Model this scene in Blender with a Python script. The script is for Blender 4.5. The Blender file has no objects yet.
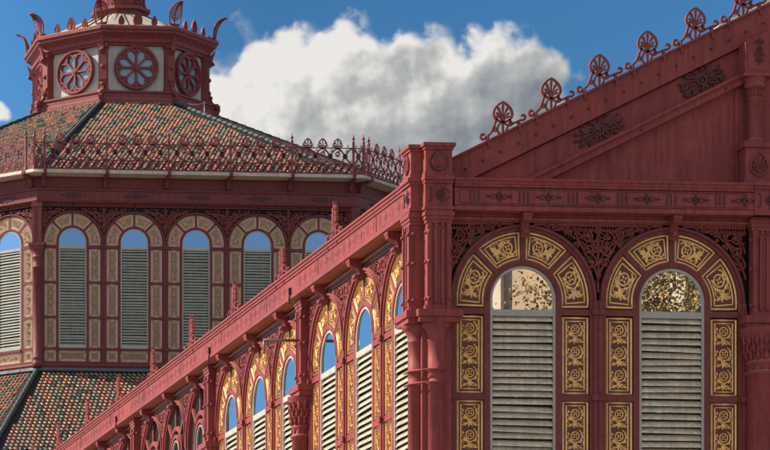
import bpy, math, random
from mathutils import Vector, Matrix
R = math.radians
PI = math.pi
rnd = random.Random(11)
scene = bpy.context.scene
C = scene.collection

# ------------------------------------------------------------------ mesh builder
class MB:
    def __init__(s):
        s.v = []; s.f = []; s.m = []; s.sm = []; s.M = None
    def add(s, vs, fs, mi=0, smooth=False):
        b = len(s.v)
        if s.M is not None:
            vs = [tuple(s.M @ Vector(p)) for p in vs]
        s.v.extend(vs)
        for f in fs:
            s.f.append(tuple(i + b for i in f)); s.m.append(mi); s.sm.append(smooth)
    def box(s, x0, x1, y0, y1, z0, z1, mi=0):
        s.add([(x0,y0,z0),(x1,y0,z0),(x1,y1,z0),(x0,y1,z0),(x0,y0,z1),(x1,y0,z1),(x1,y1,z1),(x0,y1,z1)],
              [(0,3,2,1),(4,5,6,7),(0,1,5,4),(1,2,6,5),(2,3,7,6),(3,0,4,7)], mi)
    def prism(s, poly, y0, y1, mi=0):
        """poly in (x,z), counter-clockwise seen from -y; extruded y0 (front) to y1"""
        a = sum(poly[i][0]*poly[(i+1)%len(poly)][1]-poly[(i+1)%len(poly)][0]*poly[i][1] for i in range(len(poly)))
        if a < 0: poly = poly[::-1]
        n = len(poly)
        vs = [(x,y0,z) for x,z in poly]+[(x,y1,z) for x,z in poly]
        fs = [tuple(range(n)), tuple(range(2*n-1,n-1,-1))]
        fs += [(i,i+n,(i+1)%n+n,(i+1)%n) for i in range(n)]
        s.add(vs, fs, mi)
    def profile(s, prof, x0, x1, mi=0):
        """prof in (w,z) with w outward = -y, extruded along x"""
        n = len(prof)
        a = sum(prof[i][0]*prof[(i+1)%n][1]-prof[(i+1)%n][0]*prof[i][1] for i in range(n))
        if a < 0: prof = prof[::-1]
        vs = [(x0,-w,z) for w,z in prof]+[(x1,-w,z) for w,z in prof]
        fs = [tuple(range(n)), tuple(range(2*n-1,n-1,-1))]
        fs += [(i,i+n,(i+1)%n+n,(i+1)%n) for i in range(n)]
        s.add(vs, fs, mi)
    def _off(s, pts, w, closed):
        n = len(pts); L = []; Rr = []
        for i in range(n):
            if closed: a = pts[i-1]; b = pts[(i+1)%n]
            else: a = pts[max(i-1,0)]; b = pts[min(i+1,n-1)]
            dx, dz = b[0]-a[0], b[1]-a[1]; l = math.hypot(dx,dz) or 1
            ww = w[i] if isinstance(w,(list,tuple)) else w
            nx, nz = -dz/l*ww/2, dx/l*ww/2
            L.append((pts[i][0]+nx, pts[i][1]+nz)); Rr.append((pts[i][0]-nx, pts[i][1]-nz))
        return L, Rr
    def bar(s, pts, w, y0, y1, closed=False, mi=0):
        L, Rr = s._off(pts, w, closed); n = len(pts)
        vs = []
        for i in range(n):
            vs += [(L[i][0],y0,L[i][1]),(Rr[i][0],y0,Rr[i][1]),(Rr[i][0],y1,Rr[i][1]),(L[i][0],y1,L[i][1])]
        fs = []
        for i in range(n if closed else n-1):
            a = 4*i; b = 4*((i+1)%n)
            for k in range(4):
                fs.append((a+k, a+(k+1)%4, b+(k+1)%4, b+k))
        if not closed:
            fs += [(3,2,1,0), (4*n-4,4*n-3,4*n-2,4*n-1)]
        s.add(vs, fs, mi)
    def rib(s, pts, w, y, h, closed=False, mi=0):
        """raised line with a ridge, on the plane y, standing h towards -y"""
        L, Rr = s._off(pts, w, closed); n = len(pts); vs = []
        for i in range(n):
            vs += [(L[i][0],y,L[i][1]),(pts[i][0],y-h,pts[i][1]),(Rr[i][0],y,Rr[i][1])]
        fs = []
        for i in range(n if closed else n-1):
            a = 3*i; b = 3*((i+1)%n)
            fs += [(a,a+1,b+1,b),(a+1,a+2,b+2,b+1)]
        s.add(vs, fs, mi)
    def arcbox(s, cx, cz, r0, r1, a0, a1, y0, y1, n=24, mi=0):
        pin = []; pout = []
        for i in range(n+1):
            a = a0+(a1-a0)*i/n
            pin.append((cx+r0*math.cos(a), cz+r0*math.sin(a))); pout.append((cx+r1*math.cos(a), cz+r1*math.sin(a)))
        vs = []
        for i in range(n+1):
            vs += [(pin[i][0],y0,pin[i][1]),(pout[i][0],y0,pout[i][1]),(pout[i][0],y1,pout[i][1]),(pin[i][0],y1,pin[i][1])]
        fs = []
        for i in range(n):
            a = 4*i; b = a+4
            for k in range(4): fs.append((a+k, b+k, b+(k+1)%4, a+(k+1)%4))
        fs += [(0,1,2,3),(4*n+3,4*n+2,4*n+1,4*n)]
        s.add(vs, fs, mi)
    def lathe(s, prof, n=16, c=(0,0,0), mi=0, smooth=True, a0=0, cap=True):
        vs = []
        for r,z in prof:
            for k in range(n):
                a = a0+2*PI*k/n
                vs.append((c[0]+r*math.cos(a), c[1]+r*math.sin(a), c[2]+z))
        fs = []
        for i in range(len(prof)-1):
            for k in range(n):
                k2 = (k+1)%n
                fs.append((i*n+k, i*n+k2, (i+1)*n+k2, (i+1)*n+k))
        s.add(vs, fs, mi, smooth)
        if cap:
            m = len(prof)-1
            s.add([vs[k] for k in range(n)], [tuple(range(n-1,-1,-1))], mi) if prof[0][0] > 1e-4 else None
            s.add([vs[m*n+k] for k in range(n)], [tuple(range(n))], mi) if prof[m][0] > 1e-4 else None
    def boss(s, x, y, z, r, mi=0, n=8):
        s.lathe([(1e-5,-r),(r*.7,-r*.7),(r,0),(r*.7,r*.7),(1e-5,r)], n, (x,y,z), mi, True, cap=False)
    def tube(s, pts, r, n=6, mi=0):
        P = [Vector(p) for p in pts]; vs = []
        up = Vector((0,0,1))
        for i,p in enumerate(P):
            d = (P[min(i+1,len(P)-1)]-P[max(i-1,0)]).normalized()
            u = d.cross(up)
            if u.length < 1e-3: u = d.cross(Vector((1,0,0)))
            u.normalize(); w = u.cross(d)
            rr = r[i] if isinstance(r,(list,tuple)) else r
            for k in range(n):
                a = 2*PI*k/n
                vs.append(tuple(p+u*rr*math.cos(a)+w*rr*math.sin(a)))
        fs = []
        for i in range(len(P)-1):
            for k in range(n):
                fs.append((i*n+k, i*n+(k+1)%n, (i+1)*n+(k+1)%n, (i+1)*n+k))
        fs += [tuple(range(n-1,-1,-1)), tuple(range((len(P)-1)*n, len(P)*n))]
        s.add(vs, fs, mi, True)
    def mesh(s, name, mats):
        me = bpy.data.meshes.new(name)
        me.from_pydata(s.v, [], s.f)
        for m in mats: me.materials.append(m)
        me.polygons.foreach_set('material_index', s.m)
        me.polygons.foreach_set('use_smooth', s.sm)
        me.update()
        return me

def inst(name, mesh, parent=None, loc=(0,0,0), rz=0, label=None):
    o = bpy.data.objects.new(name, mesh); C.objects.link(o)
    o.location = loc; o.rotation_euler = (0,0,rz)
    if parent is not None: o.parent = parent
    if label: o['label'] = label
    return o
def thing(name, label, cat, loc=(0,0,0), group=None):
    o = bpy.data.objects.new(name, None); C.objects.link(o); o.location = loc
    o['label'] = label; o['category'] = cat
    if group: o['group'] = group
    return o

def circ(cx, cz, r, n=14, a0=0, a1=2*PI, closed=True):
    m = n if closed else n+1
    return [(cx+r*math.cos(a0+(a1-a0)*i/n), cz+r*math.sin(a0+(a1-a0)*i/n)) for i in range(m)]
def spiral(cx, cz, r0, r1, a0, turns, n=16):
    return [(cx+(r0+(r1-r0)*i/n)*math.cos(a0+turns*2*PI*i/n), cz+(r0+(r1-r0)*i/n)*math.sin(a0+turns*2*PI*i/n)) for i in range(n+1)]
def bez(p0, p1, p2, p3, n=10):
    o = []
    for i in range(n+1):
        t = i/n; u = 1-t
        o.append(tuple(u*u*u*p0[k]+3*u*u*t*p1[k]+3*u*t*t*p2[k]+t*t*t*p3[k] for k in range(len(p0))))
    return o

# ------------------------------------------------------------------ materials
def nn(nt, t, **kw):
    n = nt.nodes.new(t)
    for k,v in kw.items(): setattr(n, k, v)
    return n
def base_mat(name):
    m = bpy.data.materials.new(name); m.use_nodes = True
    nt = m.node_tree; b = nt.nodes['Principled BSDF']
    return m, nt, b
def setin(n, k, v):
    if k in n.inputs: n.inputs[k].default_value = v

def surf(name, col, rough=.5, var=.15, scale=3., metallic=0., bump=.15, bscale=60., streak=0., dirt=None, dirt_amt=0., spec=.5, dust=None, wear=0.):
    """painted / stone / metal surface with world-space variation, streaks and fine bump"""
    m, nt, b = base_mat(name); L = nt.links.new
    geo = nn(nt,'ShaderNodeNewGeometry')
    n1 = nn(nt,'ShaderNodeTexNoise'); n1.inputs['Scale'].default_value = scale; n1.inputs['Detail'].default_value = 4; n1.inputs['Roughness'].default_value = .65
    L(geo.outputs['Position'], n1.inputs['Vector'])
    mr = nn(nt,'ShaderNodeMapRange'); mr.inputs['From Min'].default_value = .3; mr.inputs['From Max'].default_value = .7
    mr.inputs['To Min'].default_value = 1-var; mr.inputs['To Max'].default_value = 1+var
    L(n1.outputs['Fac'], mr.inputs['Value'])
    last = mr.outputs['Result']
    if streak:
        mp = nn(nt,'ShaderNodeMapping'); mp.inputs['Scale'].default_value = (9,9,.7)
        L(geo.outputs['Position'], mp.inputs['Vector'])
        n2 = nn(nt,'ShaderNodeTexNoise'); n2.inputs['Scale'].default_value = 2.; n2.inputs['Detail'].default_value = 3
        L(mp.outputs['Vector'], n2.inputs['Vector'])
        m2 = nn(nt,'ShaderNodeMapRange'); m2.inputs['From Min'].default_value = .35; m2.inputs['From Max'].default_value = .65
        m2.inputs['To Min'].default_value = 1-streak; m2.inputs['To Max'].default_value = 1+streak*.5
        L(n2.outputs['Fac'], m2.inputs['Value'])
        mm = nn(nt,'ShaderNodeMath', operation='MULTIPLY'); L(last, mm.inputs[0]); L(m2.outputs['Result'], mm.inputs[1]); last = mm.outputs[0]
    mul = nn(nt,'ShaderNodeVectorMath', operation='SCALE'); mul.inputs[0].default_value = col[:3]
    L(last, mul.inputs['Scale'])
    cout = mul.outputs['Vector']
    if dirt:
        n3 = nn(nt,'ShaderNodeTexNoise'); n3.inputs['Scale'].default_value = scale*5; n3.inputs['Detail'].default_value = 5; n3.inputs['Roughness'].default_value = .7
        L(geo.outputs['Position'], n3.inputs['Vector'])
        m3 = nn(nt,'ShaderNodeMapRange'); m3.inputs['From Min'].default_value = .52; m3.inputs['From Max'].default_value = .72
        m3.inputs['To Min'].default_value = 0; m3.inputs['To Max'].default_value = dirt_amt
        L(n3.outputs['Fac'], m3.inputs['Value'])
        mx = nn(nt,'ShaderNodeMix', data_type='RGBA'); mx.inputs[7].default_value = (*dirt,1)
        L(m3.outputs['Result'], mx.inputs[0]); L(cout, mx.inputs[6]); cout = mx.outputs[2]
    if wear:      # run-off stains: dark patches stretched downwards
        mp4 = nn(nt,'ShaderNodeMapping'); mp4.inputs['Scale'].default_value = (16,16,2.2); L(geo.outputs['Position'], mp4.inputs['Vector'])
        n4 = nn(nt,'ShaderNodeTexNoise'); n4.inputs['Scale'].default_value = 1.0; n4.inputs['Detail'].default_value = 4; n4.inputs['Roughness'].default_value = .7; L(mp4.outputs['Vector'], n4.inputs['Vector'])
        m4 = nn(nt,'ShaderNodeMapRange'); m4.inputs['From Min'].default_value = .54; m4.inputs['From Max'].default_value = .68; m4.inputs['To Min'].default_value = 0; m4.inputs['To Max'].default_value = wear
        L(n4.outputs['Fac'], m4.inputs['Value'])
        x4 = nn(nt,'ShaderNodeMix', data_type='RGBA'); x4.inputs[7].default_value = (col[0]*.45,col[1]*.5,col[2]*.5,1); L(m4.outputs['Result'], x4.inputs[0]); L(cout, x4.inputs[6]); cout = x4.outputs[2]
    if dust:      # pale dust lying on upward faces
        sp = nn(nt,'ShaderNodeSeparateXYZ'); L(geo.outputs['True Normal'], sp.inputs[0])
        m5 = nn(nt,'ShaderNodeMapRange'); m5.inputs['From Min'].default_value = .55; m5.inputs['From Max'].default_value = .95; m5.inputs['To Min'].default_value = 0; m5.inputs['To Max'].default_value = .6
        L(sp.outputs[2], m5.inputs['Value'])
        x5 = nn(nt,'ShaderNodeMix', data_type='RGBA'); x5.inputs[7].default_value = (*dust,1); L(m5.outputs['Result'], x5.inputs[0]); L(cout, x5.inputs[6]); cout = x5.outputs[2]
    L(cout, b.inputs['Base Color'])
    b.inputs['Metallic'].default_value = metallic
    setin(b, 'Specular IOR Level', spec)
    r = nn(nt,'ShaderNodeMapRange'); r.inputs['From Min'].default_value=.3; r.inputs['From Max'].default_value=.7
    r.inputs['To Min'].default_value = max(.03,rough-.1); r.inputs['To Max'].default_value = min(1,rough+.12)
    L(n1.outputs['Fac'], r.inputs['Value']); L(r.outputs['Result'], b.inputs['Roughness'])
    if bump:
        nb = nn(nt,'ShaderNodeTexNoise'); nb.inputs['Scale'].default_value = bscale; nb.inputs['Detail'].default_value = 2
        L(geo.outputs['Position'], nb.inputs['Vector'])
        bp = nn(nt,'ShaderNodeBump'); bp.inputs['Strength'].default_value = bump; bp.inputs['Distance'].default_value = .01
        L(nb.outputs['Fac'], bp.inputs['Height']); L(bp.outputs['Normal'], b.inputs['Normal'])
    return m

M = {}
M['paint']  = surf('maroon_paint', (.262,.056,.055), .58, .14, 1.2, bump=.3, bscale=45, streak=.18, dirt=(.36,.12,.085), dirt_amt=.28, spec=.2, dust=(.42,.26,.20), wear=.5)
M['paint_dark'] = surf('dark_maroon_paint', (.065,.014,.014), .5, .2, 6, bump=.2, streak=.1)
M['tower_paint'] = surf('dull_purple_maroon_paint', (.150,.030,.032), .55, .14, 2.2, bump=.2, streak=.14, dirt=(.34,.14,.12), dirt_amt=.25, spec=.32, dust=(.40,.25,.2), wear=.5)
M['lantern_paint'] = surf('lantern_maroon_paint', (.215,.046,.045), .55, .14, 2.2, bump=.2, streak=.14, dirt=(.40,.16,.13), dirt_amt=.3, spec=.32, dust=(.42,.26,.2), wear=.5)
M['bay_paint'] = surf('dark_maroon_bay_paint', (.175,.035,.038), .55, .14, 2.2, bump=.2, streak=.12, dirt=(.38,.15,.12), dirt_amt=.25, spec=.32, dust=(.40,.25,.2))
M['ornament'] = surf('dark_cast_ornament', (.085,.018,.017), .5, .2, 6, bump=.2)
M['iron'] = surf('wrought_iron_maroon', (.215,.038,.034), .55, .2, 8, bump=.2, streak=.1, dirt=(.38,.13,.10), dirt_amt=.4, spec=.35)
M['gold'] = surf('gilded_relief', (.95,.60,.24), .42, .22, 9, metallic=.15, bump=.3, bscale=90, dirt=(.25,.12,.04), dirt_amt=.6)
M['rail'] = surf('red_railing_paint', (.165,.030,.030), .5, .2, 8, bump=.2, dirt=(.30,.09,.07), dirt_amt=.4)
M['gold_side'] = surf('sunlit_side_gilding', (.46,.225,.055), .45, .3, 9, metallic=.2, bump=.3, bscale=90, dirt=(.30,.12,.03), dirt_amt=.7)  # copy of the gilding, darkened because the sunlit side blows out
M['gold_ground'] = surf('brown_panel_ground', (.105,.024,.014), .45, .25, 8, bump=.25, dirt=(.25,.13,.03), dirt_amt=.35)
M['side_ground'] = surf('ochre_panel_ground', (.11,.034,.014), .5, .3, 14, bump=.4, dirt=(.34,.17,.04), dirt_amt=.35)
M['tan'] = surf('cream_relief', (.74,.53,.41), .6, .2, 9, bump=.2, dirt=(.3,.2,.12), dirt_amt=.5)
M['tan_gold'] = surf('faded_gold_relief', (.46,.33,.19), .55, .3, 9, bump=.2)
M['tan_ground'] = surf('faded_panel_ground', (.22,.125,.085), .6, .25, 12, bump=.3, dirt=(.30,.19,.08), dirt_amt=.6)
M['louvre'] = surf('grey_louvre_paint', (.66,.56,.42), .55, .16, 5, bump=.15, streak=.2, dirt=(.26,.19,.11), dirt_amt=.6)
M['louvre_side'] = surf('sunlit_side_louvre_paint', (.40,.36,.27), .55, .16, 5, bump=.15, streak=.2, dirt=(.20,.15,.09), dirt_amt=.5)  # copy of the louvre paint, darkened for the wall in full sun
M['light_fleck'] = surf('pale_light_fleck', (.75,.68,.52), .7, .2, 9)  # pale flecks painting spots of reflected light on the slats
M['louvre_far'] = surf('grey_green_louvre_paint', (.34,.34,.29), .6, .14, 5, bump=.15, streak=.12)
M['frame'] = surf('grey_frame_paint', (.36,.355,.32), .45, .1, 5, bump=.1, dirt=(.2,.17,.12), dirt_amt=.3)
M['dark'] = surf('dark_interior', (.012,.011,.012), .7, .3, 3, bump=0)
M['shade'] = surf('brown_louvre_backing', (.045,.032,.018), .7, .3, 8, bump=0)
M['soffit'] = surf('bounce_lit_soffit_paint', (.34,.10,.045), .6, .25, 4, bump=.2, streak=.2)  # orange of warm bounced light put into the paint colour
M['white'] = surf('white_lantern_panel', (.46,.45,.42), .5, .1, 4, bump=.1, streak=.12, dirt=(.4,.36,.3), dirt_amt=.4)
M['zinc'] = surf('pale_gutter_paint', (.46,.40,.33), .5, .12, 5, bump=.1, streak=.15)
M['gutter'] = surf('dull_gutter_paint', (.50,.42,.34), .55, .2, 5, bump=.1, streak=.2)
M['sheet'] = surf('pale_roof_sheet', (.50,.45,.38), .55, .2, 6, bump=.2, streak=.1)
M['stone'] = surf('beige_stone', (.42,.35,.27), .8, .15, 2, bump=.5, bscale=30)
M['brick'] = surf('brick_wall', (.30,.12,.07), .8, .2, 3, bump=.5, bscale=20)
M['pavement'] = surf('pavement', (.27,.25,.23), .85, .15, .6, bump=.3, bscale=10)
M['asphalt'] = surf('asphalt', (.05,.05,.05), .85, .15, .6, bump=.3, bscale=30)
M['lead'] = surf('blue_grey_lead', (.050,.075,.10), .35, .25, 6, bump=.3)
M['steel'] = surf('weathered_steel', (.16,.13,.11), .4, .2, 9, metallic=.5)
M['tile_coral'] = surf('coral_glazed_tile', (.42,.155,.085), .34, .3, 4.5, bump=.3, bscale=30, dirt=(.16,.07,.04), dirt_amt=.7)
M['tile_sage'] = surf('sage_glazed_tile', (.185,.175,.115), .36, .3, 4.5, bump=.3, bscale=30, dirt=(.08,.09,.06), dirt_amt=.6)
M['tile_green'] = surf('green_glazed_tile', (.045,.062,.045), .35, .3, 4.5, bump=.3, bscale=30)
M['ridge'] = surf('dark_ridge_tile', (.045,.058,.055), .6, .3, 5, bump=.3)
M['tile_cream'] = surf('cream_glazed_tile', (.42,.30,.18), .3, .25, 4.5, bump=.3, bscale=30, dirt=(.25,.15,.08), dirt_amt=.6)
M['tile_under'] = surf('shadow_gap_roof_bed', (.008,.009,.012), .6, .3, 8, bump=.2)  # near-black colour puts deep shadow into the gaps between tiles
M['facade'] = surf('ochre_render', (.42,.29,.185), .85, .12, .5, bump=.3, bscale=8, streak=.1)
M['facade_trim'] = surf('cream_stone_trim', (.56,.46,.35), .8, .1, .8, bump=.2)
M['bark'] = surf('plane_tree_bark', (.22,.17,.11), .85, .3, 3, bump=.5, bscale=12)

def glass(name, tint, mirror, rough=.02, wob=.02):
    m, nt, b = base_mat(name); L = nt.links.new
    nt.nodes.remove(b); out = nt.nodes['Material Output']
    g = nn(nt,'ShaderNodeBsdfGlossy'); g.inputs['Color'].default_value = (*tint,1); g.inputs['Roughness'].default_value = rough
    d = nn(nt,'ShaderNodeBsdfDiffuse'); d.inputs['Color'].default_value = (.02,.02,.02,1)
    mx = nn(nt,'ShaderNodeMixShader'); mx.inputs[0].default_value = mirror
    L(d.outputs[0], mx.inputs[1]); L(g.outputs[0], mx.inputs[2]); L(mx.outputs[0], out.inputs['Surface'])
    geo = nn(nt,'ShaderNodeNewGeometry'); n = nn(nt,'ShaderNodeTexNoise'); n.inputs['Scale'].default_value = 2.2; n.inputs['Detail'].default_value = 2
    L(geo.outputs['Position'], n.inputs['Vector'])
    bp = nn(nt,'ShaderNodeBump'); bp.inputs['Strength'].default_value = wob; bp.inputs['Distance'].default_value = .004
    L(n.outputs['Fac'], bp.inputs['Height']); L(bp.outputs['Normal'], g.inputs['Normal'])
    return m
M['glass'] = glass('window_glass', (.92,.93,.94), .86, 0.0, .012)
M['glass_side'] = glass('side_window_glass', (.58,.63,.68), .84, 0.0, .012)
M['glass_far'] = glass('far_window_glass', (.75,.82,.9), .72, 0.0)
M['glass_dark'] = glass('dark_spandrel_glass', (.45,.40,.33), .10, .15, .1)
M['glass_rose'] = glass('pale_rose_glass', (.7,.8,.9), .22, .3)
_n = M['glass_rose'].node_tree.nodes
[x for x in _n if x.bl_idname == 'ShaderNodeBsdfDiffuse'][0].inputs['Color'].default_value = (.17,.23,.28,1)

def leaf_mat(name, cols):
    m, nt, b = base_mat(name); L = nt.links.new
    geo = nn(nt,'ShaderNodeNewGeometry')
    cr = nn(nt,'ShaderNodeValToRGB')
    while len(cr.color_ramp.elements) < len(cols): cr.color_ramp.elements.new(.5)
    for i,c in enumerate(cols):
        cr.color_ramp.elements[i].position = i/(len(cols)-1); cr.color_ramp.elements[i].color = (*c,1)
    L(geo.outputs['Random Per Island'], cr.inputs['Fac']); L(cr.outputs['Color'], b.inputs['Base Color'])
    b.inputs['Roughness'].default_value = .6
    return m
M['leaf'] = leaf_mat('autumn_leaves', [(.09,.09,.02),(.22,.15,.04),(.38,.23,.07),(.13,.12,.03)])
# ------------------------------------------------------------------ window bay
RIN, ROUT = .50, .86           # gilded voussoirs between these radii
VB, VT = -3.70, .94            # bottom and crown of the bay, arch centre is z = 0
def vous_map(a0, a1, h0, h1, s, t):
    """s 0..1 inner to outer radius, t 0..1 along the arc, ends parallel to the ribs"""
    r = RIN+(ROUT-RIN)*s
    b0 = a0+math.asin(h0/r) if h0 >= 0 else a0-math.asin(-h0/r)
    b1 = a1-math.asin(h1/r)
    a = b0+(b1-b0)*t
    return (r*math.cos(a), r*math.sin(a))

def star(mb, P, cx, cz, r, k=5, y=0, mi=1, rot=.3):
    for j in range(k):
        a = rot+2*PI*j/k
        p = [P(cx,cz), P(cx+r*math.cos(a)*.55,cz+r*math.sin(a)*.55), P(cx+r*math.cos(a),cz+r*math.sin(a))]
        mb.rib(p, [r*.34,r*.40,.005], y, .012, mi=mi)
def rosette(mb, P, cx, cz, r, y=0, mi=1, n=14):
    mb.rib([P(*q) for q in circ(cx,cz,r,n)], r*.30, y, .011, True, mi)
    for j in range(4):
        a = PI/4+j*PI/2
        q = [P(cx+r*.12*math.cos(a),cz+r*.12*math.sin(a)), P(cx+r*.42*math.cos(a),cz+r*.42*math.sin(a)), P(cx+r*.72*math.cos(a),cz+r*.72*math.sin(a))]
        mb.rib(q, [r*.12,r*.40,r*.12], y, .013, mi=mi)
def unit_orn(mb, P, cx, z0, h, w, y, rich=True, flip=1):
    """one repeat of the scroll ornament: star below, ringed rosette above, stems and leaves between; h its height"""
    zr = z0+h*.66; zs = z0+h*.20; r = min(w*.27, h*.185)
    rosette(mb, P, cx, zr, r, y)
    sp = spiral(cx, zr, r*1.75, r*1.6, R(60 if flip>0 else 120), -.62*flip, 12)
    sp += [(cx+flip*w*.02, zs+h*.12), (cx, zs)]
    mb.rib([P(*q) for q in sp], r*.28, y, .010, mi=1)
    star(mb, P, cx, zs, r*1.1, 6 if rich else 5, y, rot=.2)
    if rich:
        for sx in (-1,1):
            mb.rib([P(*q) for q in spiral(cx+sx*w*.29,zr-h*.27,r*.36,r*.10,sx*1.2,sx*.8,8)], r*.15, y, .009, mi=1)
            mb.rib([P(*q) for q in bez((cx+sx*w*.02,zs),(cx+sx*w*.40,zs-h*.10),(cx+sx*w*.46,zs+h*.18),(cx+sx*w*.30,zr-h*.20),9)], r*.15, y, .009, mi=1)
            mb.rib([P(*q) for q in bez((cx+sx*w*.14,zs-h*.08),(cx+sx*w*.30,zs-h*.16),(cx+sx*w*.42,zs-h*.12),(cx+sx*w*.40,zs-h*.03),7)], r*.18, y, .009, mi=1)
            mb.rib([P(cx+sx*w*.40,zr+h*.02), P(cx+sx*w*.34,zr-h*.05), P(cx+sx*w*.41,zr-h*.12)], [.004,r*.34,.004], y, .009, mi=1)
        for sx in (-1,1):
            mb.rib([P(cx+sx*w*.34,zs+h*.30), P(cx+sx*w*.24,zs+h*.22), P(cx+sx*w*.13,zs+h*.16)], [.006,r*.55,.010], y, .010, mi=1)
            mb.rib([P(cx+sx*w*.34,zs-h*.10), P(cx+sx*w*.25,zs-h*.05), P(cx+sx*w*.12,zs-h*.02)], [.006,r*.45,.010], y, .010, mi=1)
            mb.rib([P(cx+sx*w*.36,zr+h*.17), P(cx+sx*w*.30,zr+h*.09), P(cx+sx*w*.36,zr+h*.02)], [.005,r*.5,.005], y, .010, mi=1)

_pc = {}
def vous_panel(which, pal):
    """which: 0 lower right, 1 upper right, 2 lower left, 3 upper left"""
    key = ('v',which,pal)
    if key in _pc: return _pc[key]
    lo = which in (0,2); mir = -1 if which >= 2 else 1
    if lo: a0,a1,h0,h1 = 0, PI/4, -.095, .036
    else: a0,a1,h0,h1 = PI/4, PI/2, .036, .036
    def Q(s,t):
        x,z = vous_map(a0,a1,h0,h1,s,t); return (x*mir, z)
    mb = MB(); N = 8
    top = [Q(1,i/N) for i in range(N+1)]; bot = [Q(0,i/N) for i in range(N+1)]
    for i in range(N):
        q = [bot[i],top[i],top[i+1],bot[i+1]]
        if mir < 0: q = q[::-1]
        mb.add([(x,.0,z) for x,z in q], [(0,1,2,3)], 0)
    W = ROUT-RIN; Lm = (RIN+W/2)*(a1-a0)
    def loop(e):
        es = e/W; et = e/Lm
        o = [Q(es,et+(1-2*et)*i/N) for i in range(N+1)]+[Q(es+(1-2*es)*j/3,1-et) for j in range(1,3)]
        o += [Q(1-es,1-et-(1-2*et)*i/N) for i in range(N+1)]+[Q(1-es-(1-2*es)*j/3,et) for j in range(1,3)]
        return o
    mb.rib(loop(.014), .026, -.001, .012, True, 2)
    mb.rib(loop(.060), .017, -.001, .007, True, 2)
    P = lambda x,z: Q(.5+x/W*.95, z/Lm)
    unit_orn(mb, P, 0, Lm*.17, Lm*.72, W*.74, -.001, True, mir)
    me = mb.mesh('arch_panel', [M[k] for k in PAL[pal]]); _pc[key] = me
    return me
def rect_panel(w, h, n, pal, horiz=False):
    key = ('r',round(w,3),round(h,3),n,pal,horiz)
    if key in _pc: return _pc[key]
    mb = MB(); P = lambda x,z: (x,z)
    mb.add([(-w/2,0,0),(w/2,0,0),(w/2,0,h),(-w/2,0,h)], [(0,1,2,3)], 0)
    def loop(e):
        a,b,c,d = -w/2+e, w/2-e, e, h-e
        return [(a,c),(0,c),(b,c),(b,h/2),(b,d),(0,d),(a,d),(a,h/2)]
    mb.rib(loop(.014), .026, -.001, .012, True, 2)
    mb.rib(loop(.057), .017, -.001, .007, True, 2)
    if horiz:
        for k in range(n):
            cx = -w/2+w*(k+.5)/n
            rosette(mb, P, cx, h/2, h*.13, -.001)
            mb.rib(bez((cx-w/n*.45,h*.3),(cx-.08,h*.75),(cx+.08,h*.25),(cx+w/n*.45,h*.7)), .012, -.001, .009, mi=1)
    else:
        for k in range(n):
            unit_orn(mb, P, 0, .07+(h-.13)*k/n, (h-.13)/n, w*.78, -.001, pal != 'far', 1 if k%2 else 1)
    me = mb.mesh('side_panel', [M[k] for k in PAL[pal]]); _pc[key] = me
    return me
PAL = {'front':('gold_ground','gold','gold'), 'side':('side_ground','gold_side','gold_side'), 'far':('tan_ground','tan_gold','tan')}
PAN = [(-1.185,-.205,3), (-2.245,-1.27,3), (-3.20,-2.33,3)]       # three side panels
SMALL = (-3.62,-3.29)

def surround_mesh(P, mat='bay_paint'):
    """iron bay around one window: inner and outer arch rings, ribs, rails; plane of the panels is y=0"""
    mb = MB(); h = P/2
    mb.arcbox(0,0,.424,.500,0,PI,-.020,.02,32)
    mb.arcbox(0,0,.440,.462,0,PI,-.028,-.0202,32)
    for s in (-1,1):
        mb.box(min(s*.424,s*.500),max(s*.424,s*.500),-.020,.02,VB,-.0005)
    mb.arcbox(0,0,.862,.945,R(0),R(180),-.034,.03,40)
    mb.arcbox(0,0,.905,.938,R(0),R(180),-.062,-.0342,40)
    for s in (-1,1):
        x0,x1 = sorted((s*.862,s*(h-.004)))
        mb.box(x0,x1,-.030,.02,VB,-.0005)
        x0,x1 = sorted((s*.905,s*(h-.004)))
        mb.box(x0,x1,-.050,-.0302,VB,-.0005)
        # little boss where the mullion meets each rail
        for zz in (-.15,-1.228,-2.288,-3.245):
            x0,x1 = sorted((s*.880,s*(h-.003))); mb.box(x0,x1,-.075,-.051,zz-.035,zz+.035)
            x0,x1 = sorted((s*.501,s*.861)); mb.box(x0,x1,-.018,.02,zz-.04,zz+.04)
    for a in (45,90,135):
        ca,sa = math.cos(R(a)),math.sin(R(a))
        mb.bar([(ca*.495,sa*.495),(ca*.865,sa*.865)], .062, -.018, .02)
    mb.box(-h+.004,h-.004,-.055,.02,VB-.10,VB)
    mb.box(-.857,.857,-.046,.019,VB+.001,SMALL[0]-.004)
    mb.box(-.433,.433,-.046,.019,SMALL[1]+.004,-3.215)
    return mb.mesh('window', [M[mat]])
def frame_mesh():
    mb = MB()
    mb.arcbox(0,0,.392,.423,0,PI,-.012,.03,28)
    for s in (-1,1):
        x0,x1 = sorted((s*.392,s*.423)); mb.box(x0,x1,-.012,.03,-3.20,-.0005)
    mb.box(-.391,.391,-.008,.03,-.205,-.125)
    mb.box(-.391,.391,-.016,.03,-3.21,-3.13)
    return mb
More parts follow.
